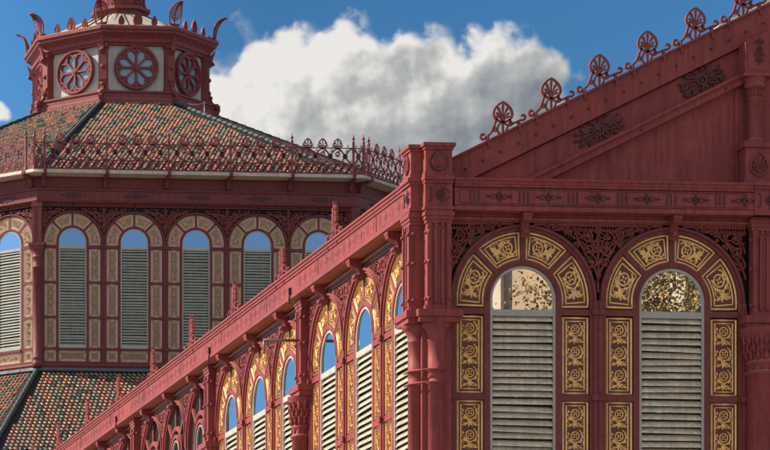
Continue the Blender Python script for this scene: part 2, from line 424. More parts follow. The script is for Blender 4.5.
def louvre_mesh(seed, hs=.060, spots=0):
    mb = MB(); r = random.Random(seed); z = -.245; 
    while z > -3.11:
        t = r.gauss(0,.005); t2 = r.gauss(0,.005); d = r.gauss(0,.003)
        if r.random() < .10: t2 += r.choice((-1,1))*.016
        n = 4
        for i in range(n):
            xa = -.390+.78*i/n; xb = -.390+.78*(i+1)/n
            ta = t+(t2-t)*i/n; tb = t+(t2-t)*(i+1)/n
            y0, y1, hh = -.002+d, .052, hs
            mb.add([(xa,y0,z-hh/2+ta),(xb,y0,z-hh/2+tb),(xb,y0,z-hh/2+tb+.013),(xa,y0,z-hh/2+ta+.013),
                    (xa,y1,z+hh/2+ta),(xb,y1,z+hh/2+tb),(xb,y1,z+hh/2+tb+.013),(xa,y1,z+hh/2+ta+.013)],
                   [(0,1,2,3),(3,2,6,7),(5,4,7,6),(1,0,4,5)]+([(0,3,7,4)] if i==0 else [])+([(1,5,6,2)] if i==n-1 else []), 0)
        z -= .0865
    for _ in range(spots):
        x = r.uniform(-.34,.34); k = r.randint(0,30); zz = -.245-.0865*k-hs/2; w_ = r.uniform(.008,.05)
        mb.box(x-w_,x+w_,-.012,-.001,zz+.001,zz+r.uniform(.012,.022),2)
    mb.box(-.395,.395,.075,.08,-3.15,-.2,1)
    return mb
def glass_mesh():
    mb = MB(); pts = [(-.395,-.13),(.395,-.13)]+circ(0,0,.395,24,0,PI,False)
    mb.prism(pts, .006, .014); return mb

SUR = {1.93: surround_mesh(1.93), 1.88: surround_mesh(1.88,'paint'), 1.90: surround_mesh(1.90,'tower_paint')}  # shaded front bays get a darker copy of the sunlit side's maroon
FR = frame_mesh(); FRm = {'front':FR.mesh('window_frame',[M['frame']]), 'side':FR.mesh('window_frame',[M['zinc']]), 'far':FR.mesh('window_frame',[M['frame']])}
LV = {'front':[louvre_mesh(s,.064,16).mesh('louvre',[M['louvre'],M['shade'],M['light_fleck']]) for s in (1,2)], 'side':[louvre_mesh(5,.078).mesh('louvre',[M['louvre_side'],M['shade'],M['light_fleck']])], 'far':[louvre_mesh(7).mesh('louvre',[M['louvre_far'],M['shade']])]}
GL = glass_mesh(); GLm = {'front':GL.mesh('glass_pane',[M['glass']]), 'side':GL.mesh('glass_pane',[M['glass_side']]), 'far':GL.mesh('glass_pane',[M['glass_far']])}
def all_panels_mesh(pal):
    """all panels of one window merged (used where they are too small to be told apart)"""
    mb = MB()
    def take(me, loc=(0,0,0)):
        vs = [(v.co.x+loc[0],v.co.y+loc[1],v.co.z+loc[2]) for v in me.vertices]
        b = len(mb.v); mb.v.extend(vs)
        for p in me.polygons:
            mb.f.append(tuple(i+b for i in p.vertices)); mb.m.append(p.material_index); mb.sm.append(False)
    for k in range(4): take(vous_panel(k,pal))
    for z0,z1,n in PAN:
        for s in (-1,1): take(rect_panel(.345,z1-z0,n,pal),(s*.681,0,z0))
    for s in (-1,1): take(rect_panel(.345,SMALL[1]-SMALL[0],1,pal),(s*.681,0,SMALL[0]))
    take(rect_panel(.84,SMALL[1]-SMALL[0],2,pal,True),(0,0,SMALL[0]))
    return mb.mesh('gilded_panels',[M[k] for k in PAL[pal]])
_ap = {}
def glazed_mesh():
    """dark glazed voussoirs of the far bays with a small inner arch"""
    mb = MB()
    mb.prism([(-.86,-.1),(.86,-.1)]+circ(0,0,.86,24,0,PI,False), .02, .03, 0)
    mb.box(-.86,.86,.02,.03,-3.7,-.1,0)
    mb.arcbox(0,0,.30,.36,0,2*PI,-.03,.015,28,1)
    mb.arcbox(0,0,.24,.262,0,2*PI,-.02,.015,28,2)
    return mb.mesh('glazed_panels',[M['glass_dark'],M['paint'],M['frame']])

def window(parent, P, kind, loc, rz, seed=0, separate=True, glazed=False, label=None):
    w = inst('window', SUR[P], parent, loc, rz, label)
    if glazed:
        if 'gz' not in _ap: _ap['gz'] = glazed_mesh()
        inst('glazed_panels', _ap['gz'], w); return w
    inst('window_frame', FRm[kind], w)
    inst('glass_pane', GLm[kind], w)
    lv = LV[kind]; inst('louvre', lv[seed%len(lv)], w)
    if separate:
        for k in range(4): inst('arch_panel', vous_panel(k,kind), w)
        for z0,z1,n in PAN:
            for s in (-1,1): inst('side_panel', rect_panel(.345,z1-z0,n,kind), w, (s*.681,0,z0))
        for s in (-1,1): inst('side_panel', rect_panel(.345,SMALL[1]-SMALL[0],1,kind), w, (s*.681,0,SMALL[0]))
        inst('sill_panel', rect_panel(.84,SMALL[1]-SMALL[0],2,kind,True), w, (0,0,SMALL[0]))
    else:
        if kind not in _ap: _ap[kind] = all_panels_mesh(kind)
        inst('gilded_panels', _ap[kind], w)
    return w

# ------------------------------------------------------------------ spandrel grille
def grille_mesh(u0, u1, centres, top, seed=3, dense=1., mirror=False):
    """open ironwork between the arch crowns; u0..u1 horizontal range, z relative to the arch centre"""
    mb = MB(); r = random.Random(seed)
    def ok(x,z,m=.955):
        return u0+.008 <= x <= u1-.008 and .02 < z < top-.005 and all(math.hypot(x-c,z) > m for c in centres)
    def draw(pts, w, closed=False):
        run = []
        for p in pts+([pts[0]] if closed else []):
            if ok(*p): run.append(p)
            else:
                if len(run) > 1: mb.bar(run, w, -.045, -.015)
                run = []
        if len(run) > 1: mb.bar(run, w, -.045, -.015)
    def xs(a,b,z,n=40): return [(a+(b-a)*i/n,z) for i in range(n+1)]
    def line(x0,z0,x1,z1,w):
        n = max(2,int(math.hypot(x1-x0,z1-z0)/.012)); draw([(x0+(x1-x0)*i/n,z0+(z1-z0)*i/n) for i in range(n+1)], w)
    L = u1-u0
    for z,w in ((top-.018,.028),(top-.085,.020)):
        line(u0,z,u1,z,w)
    x = u0+.05
    while x < u1:
        draw(circ(x,top-.052,.022,10), .010, True); x += .075
    mid = (u0+u1)/2 if len(centres) == 2 else (u1 if centres[0] < u0+.1 else u0)
    sgns = (-1,1) if len(centres) == 2 else ((-1,) if mid == u1 else (1,))
    line(mid-.0,.1,mid-.0,top-.09,.022)
    for s in sgns:
        for (dx,z,rr,a0,tn) in ((.085,.47,.06,0,1.3),(.115,.63,.075,2,1.4),(.14,.80,.085,4,1.4),(.29,.85,.075,1,1.4),(.42,.88,.06,3,1.3),(.29,.70,.05,5,1.2),(.545,.91,.045,2,1.2),(.66,.93,.03,0,1.1)):
            draw(spiral(mid+s*dx,z,rr,.012,a0*s,tn*s,26), .019)
            draw(circ(mid+s*dx,z,.014,6), .014, True)
        draw(bez((mid,.22),(mid+s*.02,.5),(mid+s*.22,.55),(mid+s*.30,.92),24), .016)
        draw(bez((mid,.40),(mid+s*.05,.7),(mid+s*.3,.78),(mid+s*.62,.97),24), .016)
        draw(bez((mid+s*.02,.62),(mid+s*.1,.95),(mid+s*.3,.95),(mid+s*.45,.80),20), .014)
    draw(circ(mid,.72,.05,12), .018, True); draw(circ(mid,.88,.04,12), .014, True)
    # leafy filler: small curls joined by twigs
    pts = []
    step = .064/dense
    z = .12
    while z < top-.09:
        xx = u0+.03
        while xx < u1:
            p = (xx+r.uniform(-.016,.016), z+r.uniform(-.016,.016))
            if ok(*p,.975): pts.append(p)
            xx += step
        z += step
    for p in pts:
        if r.random() < .42:
            draw(spiral(p[0],p[1],.022,.006,r.uniform(0,6),1.1,9), .013)
        for q in pts:
            d = math.hypot(p[0]-q[0],p[1]-q[1])
            if q > p and d < step*1.45 and r.random() < .30:
                mx,mz = (p[0]+q[0])/2+r.uniform(-.012,.012),(p[1]+q[1])/2+r.uniform(-.012,.012)
                draw([p,((p[0]+mx)/2,(p[1]+mz)/2),(mx,mz),((q[0]+mx)/2,(q[1]+mz)/2),q], .013)
    return mb.mesh('spandrel_grille',[M['iron']])

# ------------------------------------------------------------------ ornaments
def palmette(mb, cx, cz, w, h, y0, y1, bw=.022, petals=7, mi=0, solid=False):
    """pointed shell: outline from the base around, radial petals; cz = base height"""
    L = bez((cx,cz),(cx-w*.75,cz+h*.10),(cx-w*.62,cz+h*.72),(cx,cz+h),12)
    Rr = [(2*cx-x,z) for x,z in L][::-1]
    mb.bar(L+Rr[1:-1], bw, y0, y1, True, mi)
    if solid: mb.prism(L+Rr[1:-1], (y0+y1)/2, y1, mi)
    bz = cz+h*.18
    for k in range(petals):
        a = R(18)+R(144)*k/(petals-1)
        f = min(1,(.30+.62*abs(math.sin(a))**2))
        l = h*.78*f if abs(math.sin(a)) > .5 else w*.40
        p = [(cx+math.cos(a)*l*t, bz+math.sin(a)*l*t) for t in (.12,.45,.8,1)]
        mb.bar(p, [bw*.35,bw*.6,bw*1.1,bw*.5], y0+.002, y1-.002, mi=mi)
    mb.lathe([(1e-5,0),(.026,.004),(.026,.012),(1e-5,.02)],8,(0,0,0),mi) if False else None
    mb.bar(circ(cx,bz,bw*.8,8), bw*.8, y0-.006, y1-.003, True, mi)
def antefix_mesh(slope, h=.36, w=.23, spread=.27, mat='iron', spire=False):
    mb = MB(); sh = lambda x,z: (x, z+slope*x)
    y0,y1 = -.020,.020
    b0 = h*.34
    palmette(mb, 0, b0, w, h-b0, y0, y1, .027, 7)
    mb.bar([(0,0),(0,b0+.02)],.022,y0,y1)
    for s in (-1,1):
        # big S scroll from the foot of the palmette out to a curled end
        top = (s*w*.34,b0+h*.10)
        c = bez(top,(s*w*.50,b0-h*.06),sh(s*w*.50,.045),sh(s*spread*.70,.050),9)
        cx,cz = sh(s*spread*.84,.075)
        n = 12; ra = .042
        a0 = -PI/2-.35*s
        for i in range(n+1):
            t = i/n; a = a0+s*t*4.6; r = ra*(1-.55*t)
            c.append((cx+r*math.cos(a),cz+r*math.sin(a)))
        mb.bar(c,.026,y0,y1)
        p = sh(s*spread*.66,.0)
        mb.bar([sh(s*spread*.66,.055),(p[0],p[1]-.03),(p[0]+.012,p[1]-.10)],.026,y0-.035,y1)
        q = sh(s*.075,.06)
        mb.bar([(s*.01,b0+.0),(s*.055,b0*.72),(q[0],q[1]),sh(s*.04,.0)],.020,y0,y1)
        mb.bar(spiral(q[0]+s*.03,q[1]+.01,.030,.008,PI*.5,s*.9,10),.016,y0,y1)
        if spire:
            for t in (.45,.62,.78): mb.bar([(s*.02,h*t),(s*(w*.75*(1-t)+.05),h*t+.03),(s*(w*.75*(1-t)+.06),h*t+.07)],.022,y0,y1)
            mb.bar(spiral(s*w*.62,h*.32,.035,.01,0,s*1.1,9),.018,y0,y1)
    if spire: mb.bar([(0,b0),(0,h*.98),(0,h*1.12)],[.03,.03,.008],y0-.006,y1+.006)
    return mb.mesh('antefix',[M[mat]])
def cluster_mesh(w, h, seed):
    """pierced floral boss on the gable frieze"""
    mb = MB(); r = random.Random(seed)
    mb.bar(circ(0,0,.055,14),.024,-.035,.0,True); mb.bar(circ(0,0,.018,8),.018,-.035,.0,True)
    for k in range(30):
        a = r.uniform(-PI/2,PI/2); t = math.sqrt(r.uniform(.06,1)); x,z = w/2*t*math.cos(a), h/2*t*math.sin(a)
        q,a1,dr = r.uniform(.026,.044), r.uniform(0,6), r.choice((-1,1))
        for m in (-1,1):
            if k%2: mb.bar([(m*u,v) for u,v in spiral(x,z,q,.008,a1,dr*1.1,11)],.015,-.032,.0)
            else: mb.boss(m*x,-.012,z,q*.45,0,7)
    for k in range(7):
        a = -PI/2+PI*(k+.5)/7; f = r.uniform(.85,1.08); x,z = w/2*math.cos(a)*f, h/2*math.sin(a)*f
        for m in (-1,1):
            mb.boss(m*x,-.01,z,.018,0,7)
            mb.bar([(m*u,v) for u,v in bez((x*.2,z*.3),(x*.5,z*.9),(x*.8,z*.6),(x*.95,z*.95),7)],.013,-.03,0)
    return mb.mesh('gable_ornament',[M['ornament']])
def frieze_mesh(L, pitch, mats, shift=0, dp=1):
    """raised marks of the frieze: framed field, triple strokes and small palmettes"""
    mb = MB(); z0,z1 = 10.425,10.60
    for z in (z0,z1): mb.box(0,L,-.006,0,z-.004,z+.004,1)
    for x in (0,L): mb.box(x-.004,x+.004,-.006,0,z0,z1,1)
    zm = (z0+z1)/2; n = int(L/pitch+.2); off = (L-n*pitch)/2+pitch*.25+shift
    for k in range(n):
        x = off+k*pitch
        for d in (-.055,0,.055): mb.box(x+d-.008,x+d+.008,-.009,0,zm-.068,zm+.068,0)
        x += pitch*.5
        for s in (-1,1):
            mb.bar([(x+s*.02,zm),(x+s*.07,zm+.028),(x+s*.13,zm)],.012,-.009,0)
            mb.bar([(x+s*.02,zm),(x+s*.07,zm-.028),(x+s*.13,zm)],.012,-.009,0)
            mb.bar(circ(x+s*.15,zm,.014,7),.01,-.009,0,True)
            mb.bar([(x+s*.015,zm-.05),(x+s*.035,zm),(x+s*.015,zm+.05)],.012,-.009,0)
        mb.bar([(x,zm-.07),(x,zm+.07)],.012,-.011,0)
    for i,(x,y,z) in enumerate(mb.v): mb.v[i] = (x,y*dp,z)
    return mb.mesh('frieze',[M[q] for q in mats])

# ------------------------------------------------------------------ MARKET WING
HX = 21.60; WC = HX/2          # wing is 21.6 m wide, centre at WC
WL = .13                       # plane of the windows behind the origin corner
ZC = 9.27                      # arch centre height
FS = [0.175+4.245*k for k in range(6)]            # front pier centres
SS = [0.175+5.97*k for k in range(9)]             # side pier centres
wing = thing('market_wing', 'maroon iron market wing with gilded arched windows, a gable and a long colonnaded flank', 'market hall')

# walls behind everything
mb = MB()
mb.box(.40,HX-.40,WL+.10,WL+.25,5.45,10.30,0)
mb.box(WL+.10,WL+.25,.40,50,5.45,10.30,0)
mb.box(HX-.25-WL,HX-.10-WL,.4,50,0,10.3,1)
mb.box(.3,HX-.3,49.9,50.1,0,10.3,1)
mb.box(.40,HX-.4,.02,.35,.6,5.44,1); mb.box(.02,.35,.40,50,.6,5.44,1)
mb.box(.38,HX-.38,-.06,.37,0,.6,2); mb.box(-.06,.37,.38,50,0,.6,2)
inst('wall', mb.mesh('wall',[M['dark'],M['brick'],M['stone']]), wing)

# entablature profile: (w, z), w measured outward from x=0 / y=0
ENT = [(-.35,10.335),(.128,10.335),(.132,10.342),(.132,10.393),(.085,10.394),(.085,10.402),(.12,10.403),(.12,10.618),(.085,10.619),(.085,10.628),(.132,10.630),(.135,10.655),(.152,10.668),(.152,10.695),(.172,10.708),(.172,10.735),(-.35,10.76)]
mb = MB(); mb.profile(ENT, .38, HX-.38)
mb.box(.40,HX-.40,.075,.22,10.235,10.333); mb.box(.40,HX-.40,.055,.074,10.262,10.282,1)
inst('entablature', mb.mesh('entablature',[M['paint'],M['soffit']]), wing)
mb = MB(); mb.profile(ENT, -50, -.38)
mb.box(-50,-.40,.075,.22,10.235,10.333,2); mb.box(-50,-.40,.055,.074,10.262,10.282,1)  # flat plate painted dark to pass as a shaded recess under the soffit
mb.box(-50,-.38,-.105,-.004,10.326,10.3345,1)
mb.box(-50,-.38,.0,.25,10.326,10.3345,1)
inst('entablature', mb.mesh('entablature',[M['paint'],M['soffit'],M['paint_dark']]), wing, (0,0,0), -PI/2)

fz_front = frieze_mesh(3.70,.633,('paint_dark','paint_dark'),.08); fz_side = frieze_mesh(5.4,.60,('paint','paint'),0,.35)  # front marks coloured dark like shaded recesses, side marks keep plain paint
for k in range(2): inst('frieze', fz_front, wing, (FS[k]+.27,-.12,0))
for k in range(5): inst('frieze', fz_side, wing, (-.12,SS[k+1]-.285,0), -PI/2)
# rust streaks/joints: narrow cover strips on the side entablature
mbj = MB(); mbj.box(-.006,.006,-.127,-.1205,10.41,10.61,0); jm = mbj.mesh('cover_strip',[M['paint_dark']])
for k in range(12): inst('cover_strip', jm, wing, (0,1.68+2.985*k,0), -PI/2)

# corner and pier blocks over the columns (a box with moulded cap, scroll ornament)
def block_mesh(orn):
    mb = MB()
    mb.box(-.176,.176,-.145,.0,10.345,10.66)
    mb.box(-.19,.19,-.165,-.001,10.335,10.372)
    mb.box(-.185,.185,-.168,-.001,10.661,10.70); mb.box(-.195,.195,-.188,-.001,10.701,10.752)
    if orn:
        mb.bar(circ(.02,10.52,.052,14),.018,-.160,-.145,True,1); mb.bar(circ(.02,10.52,.018,8),.016,-.165,-.145,True,1)
        mb.bar([(-.13,10.43),(-.10,10.45),(-.105,10.52),(-.10,10.58),(-.13,10.61)],.014,-.156,-.145,mi=1)
        for s in (-1,1):
            mb.bar(bez((.02,10.52+s*.06),(.05,10.52+s*.10),(.12,10.52+s*.07),(.13,10.52+s*.02)),.013,-.156,-.145,mi=1)
            mb.boss(.02,-.148,10.52+s*.10,.010,1)
    return mb.mesh('frieze_block',[M['paint'],M['paint_dark']])
blk = block_mesh(True)
def parapet_mesh():
    mb = MB()
    mb.box(-.170,.170,-.140,.16,10.755,11.13); mb.box(-.185,.185,-.155,.17,10.753,10.80)
    mb.box(-.185,.185,-.16,.175,11.085,11.12); mb.box(-.205,.205,-.18,.19,11.121,11.165)
    palmette(mb,0,10.82,.22,.25,-.150,-.140,.016,5,1); palmette(mb,0,10.83,.17,.22,-.165,-.140,.016,3,0,True)  # dark outline stands in for the shaded groove around the relief
    return mb.mesh('parapet_block',[M['paint'],M['paint_dark']])
par = parapet_mesh()
# pilaster above the ledge: plate with two fluted fillets, bosses and stepped cap
def pilaster_mesh(d, bosses=True):
    """front face at y=-d (back at 0)"""
    mb = MB(); z0,z1 = 9.08,10.334
    mb.box(-.150,.150,-d,0,z0,z1-.17)
    for x in (-.125,.125): mb.box(x-.028,x+.028,-d-.034,-d-.0005,z0,z1-.175)
    for x in (-.045,.045): mb.box(x-.018,x+.018,-d-.022,-d-.0005,z0+.08,z1-.24)
    mb.box(-.165,.165,-d-.022,0,z1-.169,z1-.125)
    mb.box(-.178,.178,-d-.034,0,z1-.124,z1-.080); mb.box(-.19,.19,-d-.048,0,z1-.079,z1-.03); mb.box(-.17,.17,-d-.03,0,z1-.029,z1)
    mb.box(-.17,.17,-d-.02,0,z0,z0+.06)
    for x in (-.11,-.04,.04,.11): mb.box(x-.014,x+.014,-d-.030,-d-.0225,z1-.22,z1-.17)
    if bosses:
        for z in (9.22,9.68,10.05):
            for x in (-.150,.150):
                mb.boss(x*.90,-d-.036,z,.028); mb.boss(x*1.08,-d+.02,z,.024)
    return mb.mesh('pilaster',[M['paint']])
def ledge_mesh(d, hw):
    mb = MB()
    mb.box(-hw,hw,-d-.10,.0,8.99,9.078); mb.box(-hw+.02,hw-.02,-d-.075,0,8.925,8.989)
    return mb.mesh('impost_ledge',[M['paint']])
def column_mesh(r, acanthus, zb=5.6):
    mb = MB(); top = 8.923
    if acanthus:
        prof = [(r*1.02,zb),(r*1.02,8.33),(r*1.18,8.34),(r*1.18,8.375),(r*1.0,8.39),(r*1.04,8.46),(r*1.12,8.47),(r*1.14,8.50),(r*1.02,8.52),(r*1.06,8.64),(r*1.22,8.78),(r*1.45,8.88),(r*1.5,top)]
    else:
        prof = [(r,zb),(r,8.165),(r*1.13,8.17),(r*1.13,8.19),(r,8.195),(r,8.325),(r*1.13,8.33),(r*1.13,8.35),(r,8.355),(r,8.70),(r*1.08,8.71),(r*1.08,8.73),(r*1.02,8.74),(r*1.10,8.80),(r*1.4,8.865),(r*1.75,8.89),(r*1.75,top)]
    mb.lathe(prof, 20)
    mb.lathe([(r*1.5,5.45),(r*1.5,5.62),(r*1.3,5.66),(r*1.15,5.70),(r*1.02,5.74)],20)
    mb.box(-r*1.6,r*1.6,-r*1.6,r*1.6,5.2,5.45); mb.box(-r*1.5,r*1.5,-r*1.5,r*1.5,.6,5.2); mb.box(-r*1.8,r*1.8,-r*1.8,r*1.8,0,.6)
    if acanthus:
        for row,(zb_,n,l,rr) in enumerate(((8.52,14,.15,1.04),(8.60,14,.19,1.08),(8.70,14,.19,1.2))):
            for k in range(n):
                a = 2*PI*(k+.5*row)/n
                p = []
                for t in (0,.35,.7,1):
                    o = r*rr+(r*.22*t**2.5)+.008
                    p.append((o*math.cos(a),o*math.sin(a),zb_+l*(t-.25*max(0,t-.7)/.3*t)))
                mb.tube(p,[.020,.026,.020,.007],5)
                mb.boss(p[-1][0]*1.03,p[-1][1]*1.03,p[-1][2]-.012,.013,0,6)
        for k in range(12):
            a = 2*PI*k/12; mb.tube([(r*1.03*math.cos(a),r*1.03*math.sin(a),8.39),(r*1.06*math.cos(a),r*1.06*math.sin(a),8.46)],.012,5)
    return mb.mesh('column',[M['paint']])
pil_c = pilaster_mesh(.13); pil_m = pilaster_mesh(.13); led_c = ledge_mesh(.13,.285); led_m = ledge_mesh(.13,.27)
col_c = column_mesh(.108,False); col_m = column_mesh(.20,True); col_s = column_mesh(.135,True)
def pier(face, s, corner):
    """face 0 front (s = x), 1 side (s = y)"""
    if face == 0: loc = lambda w,z=0: (s,-w,z); rz = 0
    else: loc = lambda w,z=0: (-w,s,z); rz = -PI/2
    q = inst('pilaster', pil_c if corner else pil_m, wing, loc(0 if corner else -WL), rz)
    l = inst('impost_ledge', led_c if corner else led_m, wing, loc(0 if corner else -WL+.0), rz)
    c = inst('column', col_c if corner else (col_m if face == 0 else col_s), wing, loc(.02 if corner else -.02), rz)
    if face == 0 or corner: inst('frieze_block', blk, wing, loc(0), rz)
    if corner: inst('parapet_block', par, wing, loc(0), rz)
for k,x in enumerate(FS): pier(0, x, k in (0,5))
for k,y in enumerate(SS[:7]): pier(1, y, k == 0)
mb = MB()
for zz in (8.18,8.34): mb.tube([(.30,-.139,zz),(.06,-.139,zz),(-.139,.06,zz),(-.139,.30,zz)],.013,6)
inst('strap', mb.mesh('strap',[M['paint']]), wing)
mb = MB(); mb.box(.0,.375,.0,.375,0,10.9)
inst('corner_post', mb.mesh('corner_post',[M['paint']]), wing)

# windows
nwin = 0
for k in range(5):
    for j in range(2):
        x = FS[k]+1.1575+1.93*j
        vis = k == 0
        window(wing, 1.93, 'front', (x,WL,ZC), 0, seed=j, separate=vis)
for k in range(8):
    for j in range(3):
        y = SS[k]+1.105+1.88*j
        window(wing, 1.88, 'side', (WL,y,ZC), -PI/2, separate=(k==0 or (k==1 and j<2)), glazed=(k>=2), label=None)

# spandrel grilles
T = 10.235-ZC
g_mid = grille_mesh(-.965,.965,(-.965,.965),T,3,.68)
g_l = grille_mesh(-.965,0,(0,),T,5,.68); g_r = grille_mesh(0,.965,(0,),T,6,.68)
gs_mid = grille_mesh(-.94,.94,(-.94,.94),T,8,.62); gs_l = grille_mesh(-.94,0,(0,),T,9,.62); gs_r = grille_mesh(0,.94,(0,),T,10,.62)
for k in range(5):
    inst('spandrel_grille', g_l, wing, (FS[k]+1.1575,WL,ZC)); inst('spandrel_grille', g_mid, wing, (FS[k]+2.1225,WL,ZC)); inst('spandrel_grille', g_r, wing, (FS[k]+3.0875,WL,ZC))
for k in range(6):
    for u,g in ((1.105,gs_r),(1.105+.94,gs_mid),(1.105+2.82,gs_mid),(1.105+3.76,gs_l)):
        inst('spandrel_grille', g, wing, (WL,SS[k]+u,ZC), -PI/2)
mb = MB()
for k in range(5): mb.box(FS[k]+.19,FS[k]+4.05,.055+WL,.065+WL,ZC+.1,10.234)
inst('spandrel_glazing', mb.mesh('spandrel_glazing',[M['glass_dark']]), wing)
mb = MB()
for k in range(8): mb.box(.055+WL,.065+WL,SS[k]+.19,SS[k]+5.78,ZC+.1,10.234)
inst('spandrel_backing', mb.mesh('spandrel_backing',[M['dark']]), wing)

# consoles under the entablature at each window crown
def console_mesh():
    mb = MB()
    prof = [(.10,10.333),(.10,10.29),(.085,10.265),(.04,10.25),(-.01,10.235),(-.035,10.20),(-.03,10.15),(.0,10.115),(.0,10.08),(-.03,10.06),(-.075,10.07),(-.10,10.11),(-.10,10.333)]
    prof = [(w*1.0,z-(.0 if z > 10.33 else .03)) for w,z in prof]; mb.profile(prof,-.07,.07)
    mb.box(-.085,.085,-.108,-.0,10.285,10.325)
    mb.M = Matrix.Translation((0,0,0)); mb.tube([(-.055,.0,10.10),(.055,.0,10.10)],.035,10); mb.tube([(-.055,-.07,10.275),(.055,-.07,10.275)],.025,8)
    return mb.mesh('console',[M['paint']])
cons = console_mesh()
for k in range(2):
    for j in range(2): inst('console', cons, wing, (FS[k]+1.1575+1.93*j,0,0)).scale = (.68,1,1)
for k in range(5):
    for j in range(3): inst('console', cons, wing, (0,SS[k]+1.105+1.88*j,0), -PI/2)
# crown ties from console to ring are part of the console; small drips on the side entablature
mb = MB(); mb.box(-.02,.02,-.16,-.121,10.40,10.50); mb.tube([(0,-.145,10.44),(0,-.15,10.30)],.012,6); mb.boss(0,-.15,10.29,.022)
drip = mb.mesh('rain_spout',[M['paint_dark']])
for y in (6.2,11.4,19.0): inst('rain_spout', drip, wing, (0,y,0), -PI/2)
# bent grey arm bracket on the second pier
mb = MB(); mb.tube([(0,0,0),(-.0,-.55,.0)],.022,8); mb.box(-.03,.03,-.02,.03,-.08,.08)
mb.tube([(0,-.55,.02),(0,-.55,-.20)],.014,8)
inst('arm_bracket', mb.mesh('arm_bracket',[M['steel']]), wing, (.0,SS[1]-.10,9.72), -PI/2)

# side cornice antefixes
ax_side = antefix_mesh(0,.46,.17,.36,'paint',True)
for i,Y in enumerate([3.85,6.80,9.83,12.87,15.95,19.0,22.0,25.1,28.1]): inst('antefix', ax_side, wing, (-.10,Y,10.745), -PI/2)

# gable
GS = .497; G0 = 10.815; GY = .27
def gz(x): return G0+GS*min(x,HX-x)
mb = MB()
def rake(mb, d0, d1, y0, y1, mi=0, xa=.40):
    for side in (0,1):
        pts = [(xa,max(10.74,gz(xa)-d1)),(WC,gz(WC)-d1),(WC,gz(WC)-d0),(xa,gz(xa)-d0)]
        # start where the band meets the entablature
        xs = max(xa,(10.745-G0+d1)/GS)
        pts = [(xs,gz(xs)-d1),(WC,gz(WC)-d1),(WC,gz(WC)-d0)]
        x2 = max(xa,(10.745-G0+d0)/GS)
        pts.append((x2,gz(x2)-d0))
        if x2 < xs: pts.append((x2,10.745))
        if x2 < xs and x2 > xa-1e-6: pass
        if side: pts = [(HX-x,z) for x,z in pts]
        mb.prism(pts, y0, y1, mi)
rake(mb, 0, .355, GY-.05, GY+.12)
rake(mb, .356, .375, GY+.055, GY+.12)
rake(mb, .376, .70, GY+.02, GY+.12)
rake(mb, .70, .745, GY-.09, GY+.12)
rake(mb, .746, .845, GY-.06, GY+.12)
# coping
for side in (0,1):
    pts = [(.36,gz(.36)+.001),(WC,gz(WC)+.001),(WC,gz(WC)+.03),(.36,gz(.36)+.03)]
    if side: pts = [(HX-x,z) for x,z in pts]
    mb.prism(pts, GY-.08, GY+.16)
x0 = (10.745-G0+.846)/GS
mb.prism([(x0,10.745),(HX-x0,10.745),(WC,gz(WC)-.846)], GY+.03, GY+.12)
x = .62
while x < 6: mb.boss(x,GY-.065,gz(x)-.20,.016,1,6); x += .228
for x in (2.9,4.0): mb.boss(x,GY-.08,gz(x)-.80,.014,1,6)
gab = inst('gable', mb.mesh('gable',[M['paint'],M['paint_dark']]), wing)
cl = [cluster_mesh(.64,.33,s) for s in (2,5)]
for i,x in enumerate((2.37,3.71,5.6,7.0)):
    o = inst('gable_ornament', cl[i%2], gab, (x,GY+.019,gz(x)-.535)); o.rotation_euler = (0,-math.atan(GS),0)
ax_g = antefix_mesh(GS,.385,.235,.305)
for i in range(11):
    x = 1.115+.626*i; inst('antefix', ax_g, wing, (x,GY-.02,gz(x)+.030))
# tympanum battens, gable columns and pedestals
mb = MB()
for xx in (4.17,): 
    mb.box(xx-.02,xx+.02,GY+.008,GY+.029,10.76,gz(xx)-.86)
mb.box(2.1,4.1,GY+.010,GY+.029,10.755,10.775)
inst('batten', mb.mesh('batten',[M['paint']]), gab)
def gcol():
    mb = MB()
    mb.box(-.20,.20,-.16,.14,10.76,10.83); mb.box(-.175,.175,-.13,.14,10.83,11.23); mb.box(-.20,.20,-.16,.14,11.23,11.30)
    palmette(mb,0,10.87,.22,.30,-.150,-.130,.016,7,0,False)
    palmette(mb,0,10.87,.22,.30,-.142,-.130,.012,9,1,False)
    mb.lathe([(.115,11.30),(.115,11.345),(.098,11.36),(.093,11.39),(.090,11.85),(.102,11.86),(.102,11.88),(.090,11.885),(.092,12.0),(.13,12.01),(.14,12.05),(.12,12.06),(.15,12.10),(.15,12.13)],20)
    for k in range(14):
        a = 2*PI*k/14; mb.tube([(.096*math.cos(a),.096*math.sin(a),11.89),(.10*math.cos(a),.10*math.sin(a),11.99)],.011,5)
    zt = 12.74
    mb.prism([(-.18,12.165),(.18,12.165),(.18,zt),(-.18,zt-.18)],-.14,.14)
    mb.box(-.20,.20,-.16,.14,12.13,12.164)
    for x in (-.145,.145): mb.box(x-.006,x+.006,-.146,-.1405,12.21,zt-.14)
    mb.box(-.14,.14,-.146,-.1405,12.205,12.217)
    mb.bar(circ(0,12.47,.035,12),.014,-.155,-.14,True,1); mb.bar([(0,12.27),(0,12.63)],.012,-.152,-.14,mi=1)
    for z,s_ in ((12.56,.045),(12.40,.05),(12.33,.035)):
        for s in (-1,1): mb.bar(spiral(s*s_,z,.030,.008,PI/2,s*1.0,9),.011,-.152,-.14,mi=1)
    return mb.mesh('gable_column',[M['paint'],M['paint_dark']])
gc = gcol()
inst('gable_column', gc, gab, (FS[1]-.05,GY-.10,0))
inst('gable_column', gc, gab, (HX-FS[1]+.05,GY-.10,0)).scale = (-1,1,1)
# roof
mb = MB()
th = .12
for side in (0,1):
    pts = [(.02,10.765),(WC,gz(WC)-.02),(WC,gz(WC)-.2),(.02,10.765-.10)]
    if side: pts = [(HX-x,z) for x,z in pts]
    mb.prism(pts, GY+.13, 50.2)
